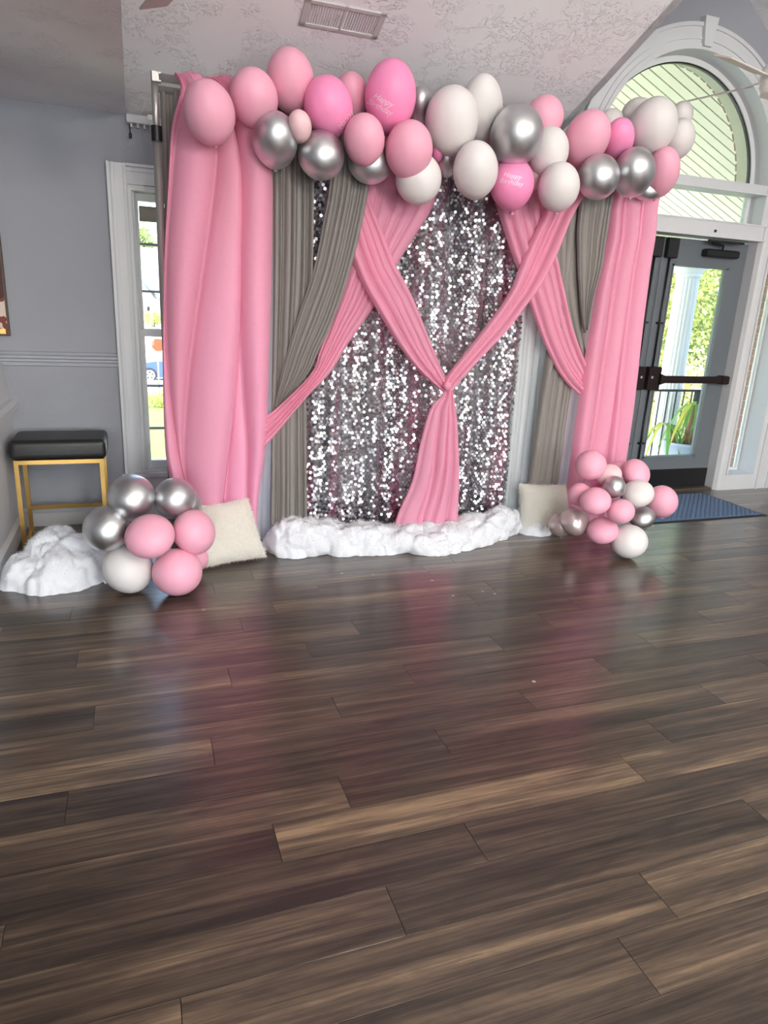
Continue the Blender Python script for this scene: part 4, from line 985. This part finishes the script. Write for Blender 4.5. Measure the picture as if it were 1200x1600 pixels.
wf = wisps(vs, fs, 9000, 5, .014).build('loose_fibres', M_cotton, ct, fix=False); wf['kind'] = 'stuff'
def heap(name, cx, cy, rx, ry, hz, seed, label, amp=.05, freq=7, nr=44, na=150, parts=True, lop=0):
    vs = [(cx, cy, hz)]; fs = []
    for i in range(1, nr+1):
        rho = i/nr
        for k in range(na):
            a = 2*PI*k/na; d = Vector((math.cos(a), math.sin(a), 0))
            rm = 1+.18*noise.noise(d*1.7+Vector((seed, 3, 0)))+.07*noise.noise(d*6+Vector((seed, 9, 0)))
            p = Vector((cx+rx*rm*rho*d.x, cy+ry*rm*rho*d.y, hz*(1-rho**2.0)**.9*(1+lop*d.x*rho)))
            n_ = puff(p+Vector((seed, 0, 0)), freq)
            e_ = min(1, (1-rho)*6+.25)
            p += (Vector((d.x*rho, d.y*rho, 1)).normalized())*(n_-.6)*amp*e_
            p.x = max(p.x, -.718); p.z = max(.003, p.z) if rho < 1 else .001; vs.append(tuple(p))
    for k in range(na): fs.append((0, 1+k, 1+(k+1) % na))
    for i in range(nr-1):
        for k in range(na): fs.append((1+i*na+k, 1+(i+1)*na+k, 1+(i+1)*na+(k+1) % na, 1+i*na+(k+1) % na))
    ob = MB().add(vs, fs).build(name, M_cotton, None, True, fix=False); tag(ob, label, 'cotton fluff')
    w2 = wisps(vs, [f for f in fs if len(f) == 4], 4000 if parts else 800, seed, .012).build('loose_fibres', M_cotton, ob, fix=False); w2['kind'] = 'stuff'
heap('cotton_heap', -.47, 3.83, .28, .32, .22, 3, 'crumpled heap of white cotton batting in front of the stool', .10, 7, lop=.25)
heap('cotton_tuft', 2.56, 3.93, .12, .10, .10, 8, 'small white cotton tuft at the foot of the right cushion', .05, 14, 22, 70, False)

# ------------------------------------------------------------------ cushions
def cushion(bl, br, tl, tr, thick, seed, label):
    bl, br, tl, tr = map(Vector, (bl, br, tl, tr)); nrm_ = (br-bl).cross(tl-bl).normalized()
    if nrm_.y > 0: nrm_ = -nrm_
    t = thing('fur_cushion', label, 'cushion', tuple((bl+br)/2), 'cream fur cushions')
    n = 36; vs = []; fs = []; rg = random.Random(seed)
    for side_ in (1, -1):
        for j in range(n+1):
            for i in range(n+1):
                a, b_ = i/n, j/n; ea, eb = 2*a-1, 2*b_-1
                pin = .05*(1-abs(ea)**1.5)*eb*abs(eb), .05*(1-abs(eb)**1.5)*ea*abs(ea)
                A_, B_ = min(1, max(0, a-pin[1]*.5)), min(1, max(0, b_-pin[0]*.5))
                p = bl.lerp(br, A_).lerp(tl.lerp(tr, A_), B_)
                h = thick*max(0, (1-ea**4)*(1-eb**4))**.5
                p = p+nrm_*side_*h*(1+.12*noise.noise(Vector((a*4, b_*4, seed)))); p.z = max(.004, p.z); vs.append(tuple(p))
    m_ = (n+1)**2
    for j in range(n):
        for i in range(n):
            q = j*(n+1)+i; fs.append((q, q+1, q+n+2, q+n+1)); fs.append((m_+q, m_+q+n+1, m_+q+n+2, m_+q+1))
    MB().add(vs, fs).build('cover', M_fur, t, True, fix=False)
    V_ = []; F_ = []
    for i in range(18000):
        f = fs[rg.randrange(len(fs))]; 
        p = [Vector(vs[k]) for k in f]; a, b_ = rg.random(), rg.random(); q = p[0].lerp(p[1], a).lerp(p[3].lerp(p[2], a), b_)
        nr = nrm_ if f[0] < m_ else -nrm_
        d = nr*.55+Vector((rg.gauss(0, .5), rg.gauss(0, .4), rg.gauss(-.35, .5)))+(q-(bl+br+tl+tr)/4).normalized()*.35
        d = d.normalized()*rg.uniform(.010, .024); s_ = d.cross(Vector((rg.random(), rg.random(), rg.random()-.5))).normalized()*.0009
        e2 = q+d; e2.z = max(.002, e2.z); k = len(V_); V_ += [tuple(q-s_), tuple(q+s_), tuple(e2)]; F_.append((k, k+1, k+2))
    fo_ = MB().add(V_, F_).build('fur', M_fur, t, fix=False); fo_['kind'] = 'stuff'
cushion((.22, 3.67, .012), (.66, 3.80, .012), tuple(at(312, 790, 3.80)), tuple(at(386, 777, 3.86)), .065, 2, 'cream fluffy cushion leaning on the left pink curtain')
cushion((2.44, 3.93, .02), (2.84, 3.90, .012), tuple(at(811, 755, 3.97)), tuple(at(884, 757, 3.95)), .06, 4, 'cream fluffy cushion beside the right balloon cluster')

# ------------------------------------------------------------------ door mat
mx0, mx1, my0, my1 = 3.45, 4.70, 3.93, 4.64
dm = thing('door_mat', 'blue-grey ribbed door mat in front of the glass door', 'mat', (4.1, 4.3, 0))
MB().box(mx0, mx1, my0, my1, .0005, .006, c=.002).build('backing', M_matedge, dm)
MB().box(mx0+.025, mx1-.025, my0+.025, my1-.025, .006, .0085).build('pile', M_mat, dm)
mb = MB(); k = 0; s_ = mx0-1.0
ix0, ix1, iy0, iy1 = mx0+.03, mx1-.03, my0+.03, my1-.03
while s_ < mx1:
    # line x = s_ + (y-iy0)*1.0, clipped to the pile
    pts = []
    y_a = max(iy0, iy0+(ix0-s_)); y_b = min(iy1, iy0+(ix1-s_))
    if y_b-y_a > .03:
        nseg = max(1, int((y_b-y_a)/.022))
        for q in range(nseg):
            ya0 = y_a+(y_b-y_a)*q/nseg; ya1 = ya0+(y_b-y_a)/nseg*.8
            xa, xb = s_+ya0-iy0, s_+ya1-iy0; wd = .011
            mb.add([(xa-wd, ya0+wd*.5, .0085), (xa+wd, ya0-wd*.5, .0085), (xb+wd, ya1-wd*.5, .0085), (xb-wd, ya1+wd*.5, .0085), (xa-wd*.6, ya0+wd*.3+.002, .0135), (xa+wd*.6, ya0-wd*.3+.002, .0135), (xb+wd*.6, ya1-wd*.3-.002, .0135), (xb-wd*.6, ya1+wd*.3-.002, .0135)], [(4, 5, 6, 7), (0, 1, 5, 4), (1, 2, 6, 5), (2, 3, 7, 6), (3, 0, 4, 7)])
    s_ += .046
rb = mb.build('ribs', M_mat, dm); rb['kind'] = 'stuff'
# ------------------------------------------------------------------ fallen sequins
M_fs = mat('fallen_sequin', (232, 228, 224), .2, .6, noise_scale=10)
me = bpy.data.meshes.new('fallen_sequin'); q = MB().lathe([(.006, 0), (.0085, .0004), (.0085, .0012), (.006, .0016)], (0, 0, .0002), 12); me.from_pydata(q.v, [], q.f); me.materials.append(M_fs)
for (px, py) in ((318, 953), (534, 896), (583, 898), (675, 907), (708, 931), (754, 924), (773, 928), (834, 1065), (1021, 822)):
    ob = bpy.data.objects.new('fallen_sequin', me); C.objects.link(ob); ob.location = onz(px, py, 0)
    tag(ob, 'tiny pale sequin fallen on the wooden floor', 'sequin', 'sequins fallen on the floor')
